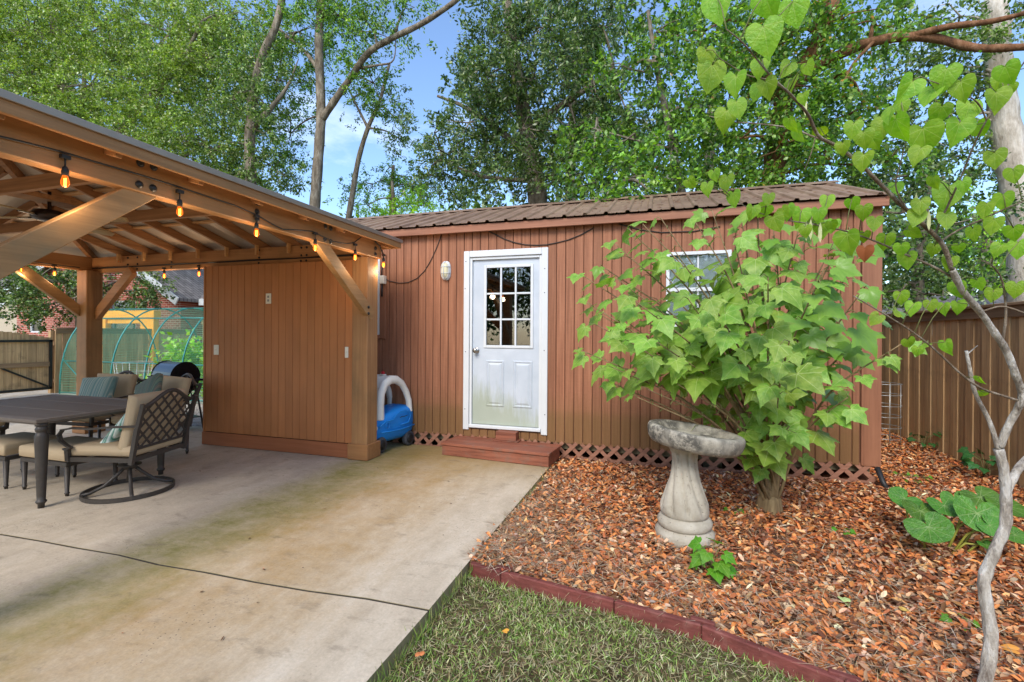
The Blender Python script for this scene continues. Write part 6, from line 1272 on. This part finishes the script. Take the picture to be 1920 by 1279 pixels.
for lab, bl, gcol in (('second-row tree, bright green, behind the upper left foliage', [(60, 80, 140, 110, 19), (230, 90, 140, 110, 19), (400, 110, 110, 110, 19.5), (150, 230, 150, 80, 18.5), (340, 260, 120, 80, 19), (470, 280, 70, 90, 20), (520, 60, 50, 50, 20)], 'bright'),
   ('second-row tree, dark green, behind the middle of the shed roof', [(1010, 60, 90, 80, 17), (1140, 60, 110, 80, 17), (930, 180, 90, 80, 17), (1070, 190, 120, 90, 17), (1000, 310, 150, 70, 16.5), (1180, 300, 110, 80, 17), (870, 310, 50, 40, 17)], 'dark'),
   ('second-row tree, mid green, behind the ivy-covered trunk', [(1300, 80, 90, 100, 16), (1440, 90, 110, 100, 16), (1580, 100, 100, 90, 16), (1330, 250, 100, 90, 16), (1500, 260, 120, 90, 16), (1640, 270, 90, 80, 16), (1760, 330, 90, 70, 16), (1780, 440, 80, 60, 17)], 'mid')):
    T('background_tree', lab, [([(bl[3][0], 520, bl[3][4]), (bl[3][0], 300, bl[3][4]), (bl[3][0]+10, 120, bl[3][4])], .25, .1)], bl, gcol, leaf=(.16, .042), dens=.19 if gcol == 'bright' else .27, clump=.5, per=34, group='second row of trees')
for i, (x, y, hh) in enumerate(((-11, -15, 7), (-5, -17, 7.5), (2, -15, 6.5), (9, -17, 7))):
    root = thing('yard_edge_tree', ['bushy tree behind the viewer, mirrored in the left door panes', 'tall tree behind the viewer, mirrored in the middle door panes', 'round tree behind the viewer, straight back from the door', 'tree behind the viewer, beyond the lawn to the right'][i], 'tree', (x, y, -.15), 0, 'trees behind the viewer')
    MB().tube([(x, y, -.2), (x+.2, y, 2), (x, y+.2, hh*.8)], [.22, .16, .06], 8).build('trunk', M['tbark'], root)
    m = 5200; c = rng.normal(size=(60, 3))*np.array([2.1, 1.5, hh*.24])+np.array([x, y, hh*.55]); P = c[rng.integers(0, 60, m)]+rng.normal(size=(m, 3))*.45; P[:, 2] = np.clip(P[:, 2], .2, hh+.5); leafcloud('crown', P, rndn(m), rndn(m), rng.uniform(.2, .4, m), rng.uniform(.07, .13, m), palette(m, *GREENS['dark']), M['foliage'], root)
# far wood closing the view below the crowns
def wood_mass():
    n = 42000; u = rng.uniform(-120, 2050, n); v = rng.uniform(330, 640, n); Yd = rng.uniform(24, 34, n); bump_ = 395+40*np.sin(u*.011)+28*np.sin(u*.033+1)+rng.normal(size=n)*12; ok = v > bump_; u, v, Yd = u[ok], v[ok], Yd[ok]; n = len(u)
    P = np.array([PY(a, b_, c) for a, b_, c in zip(u, v, Yd)]); keep = np.abs(P[:, 0]) < 65; P = P[keep]; n = len(P)
    cols, wts = GREENS['olive']; g = leafcloud('far_wood', P, rndn(n), rndn(n)+np.array([0, -.4, .6]), rng.uniform(.3, .6, n), rng.uniform(.08, .16, n), palette(n, cols, wts, .2), M['foliage']); g['kind'] = 'stuff'; tag(g, 'distant mass of green woodland behind the yard', 'woodland')
wood_mass()
print('tree leaves', tree.total, 'shrub leaves', NL, 'objects', len(bpy.data.objects))
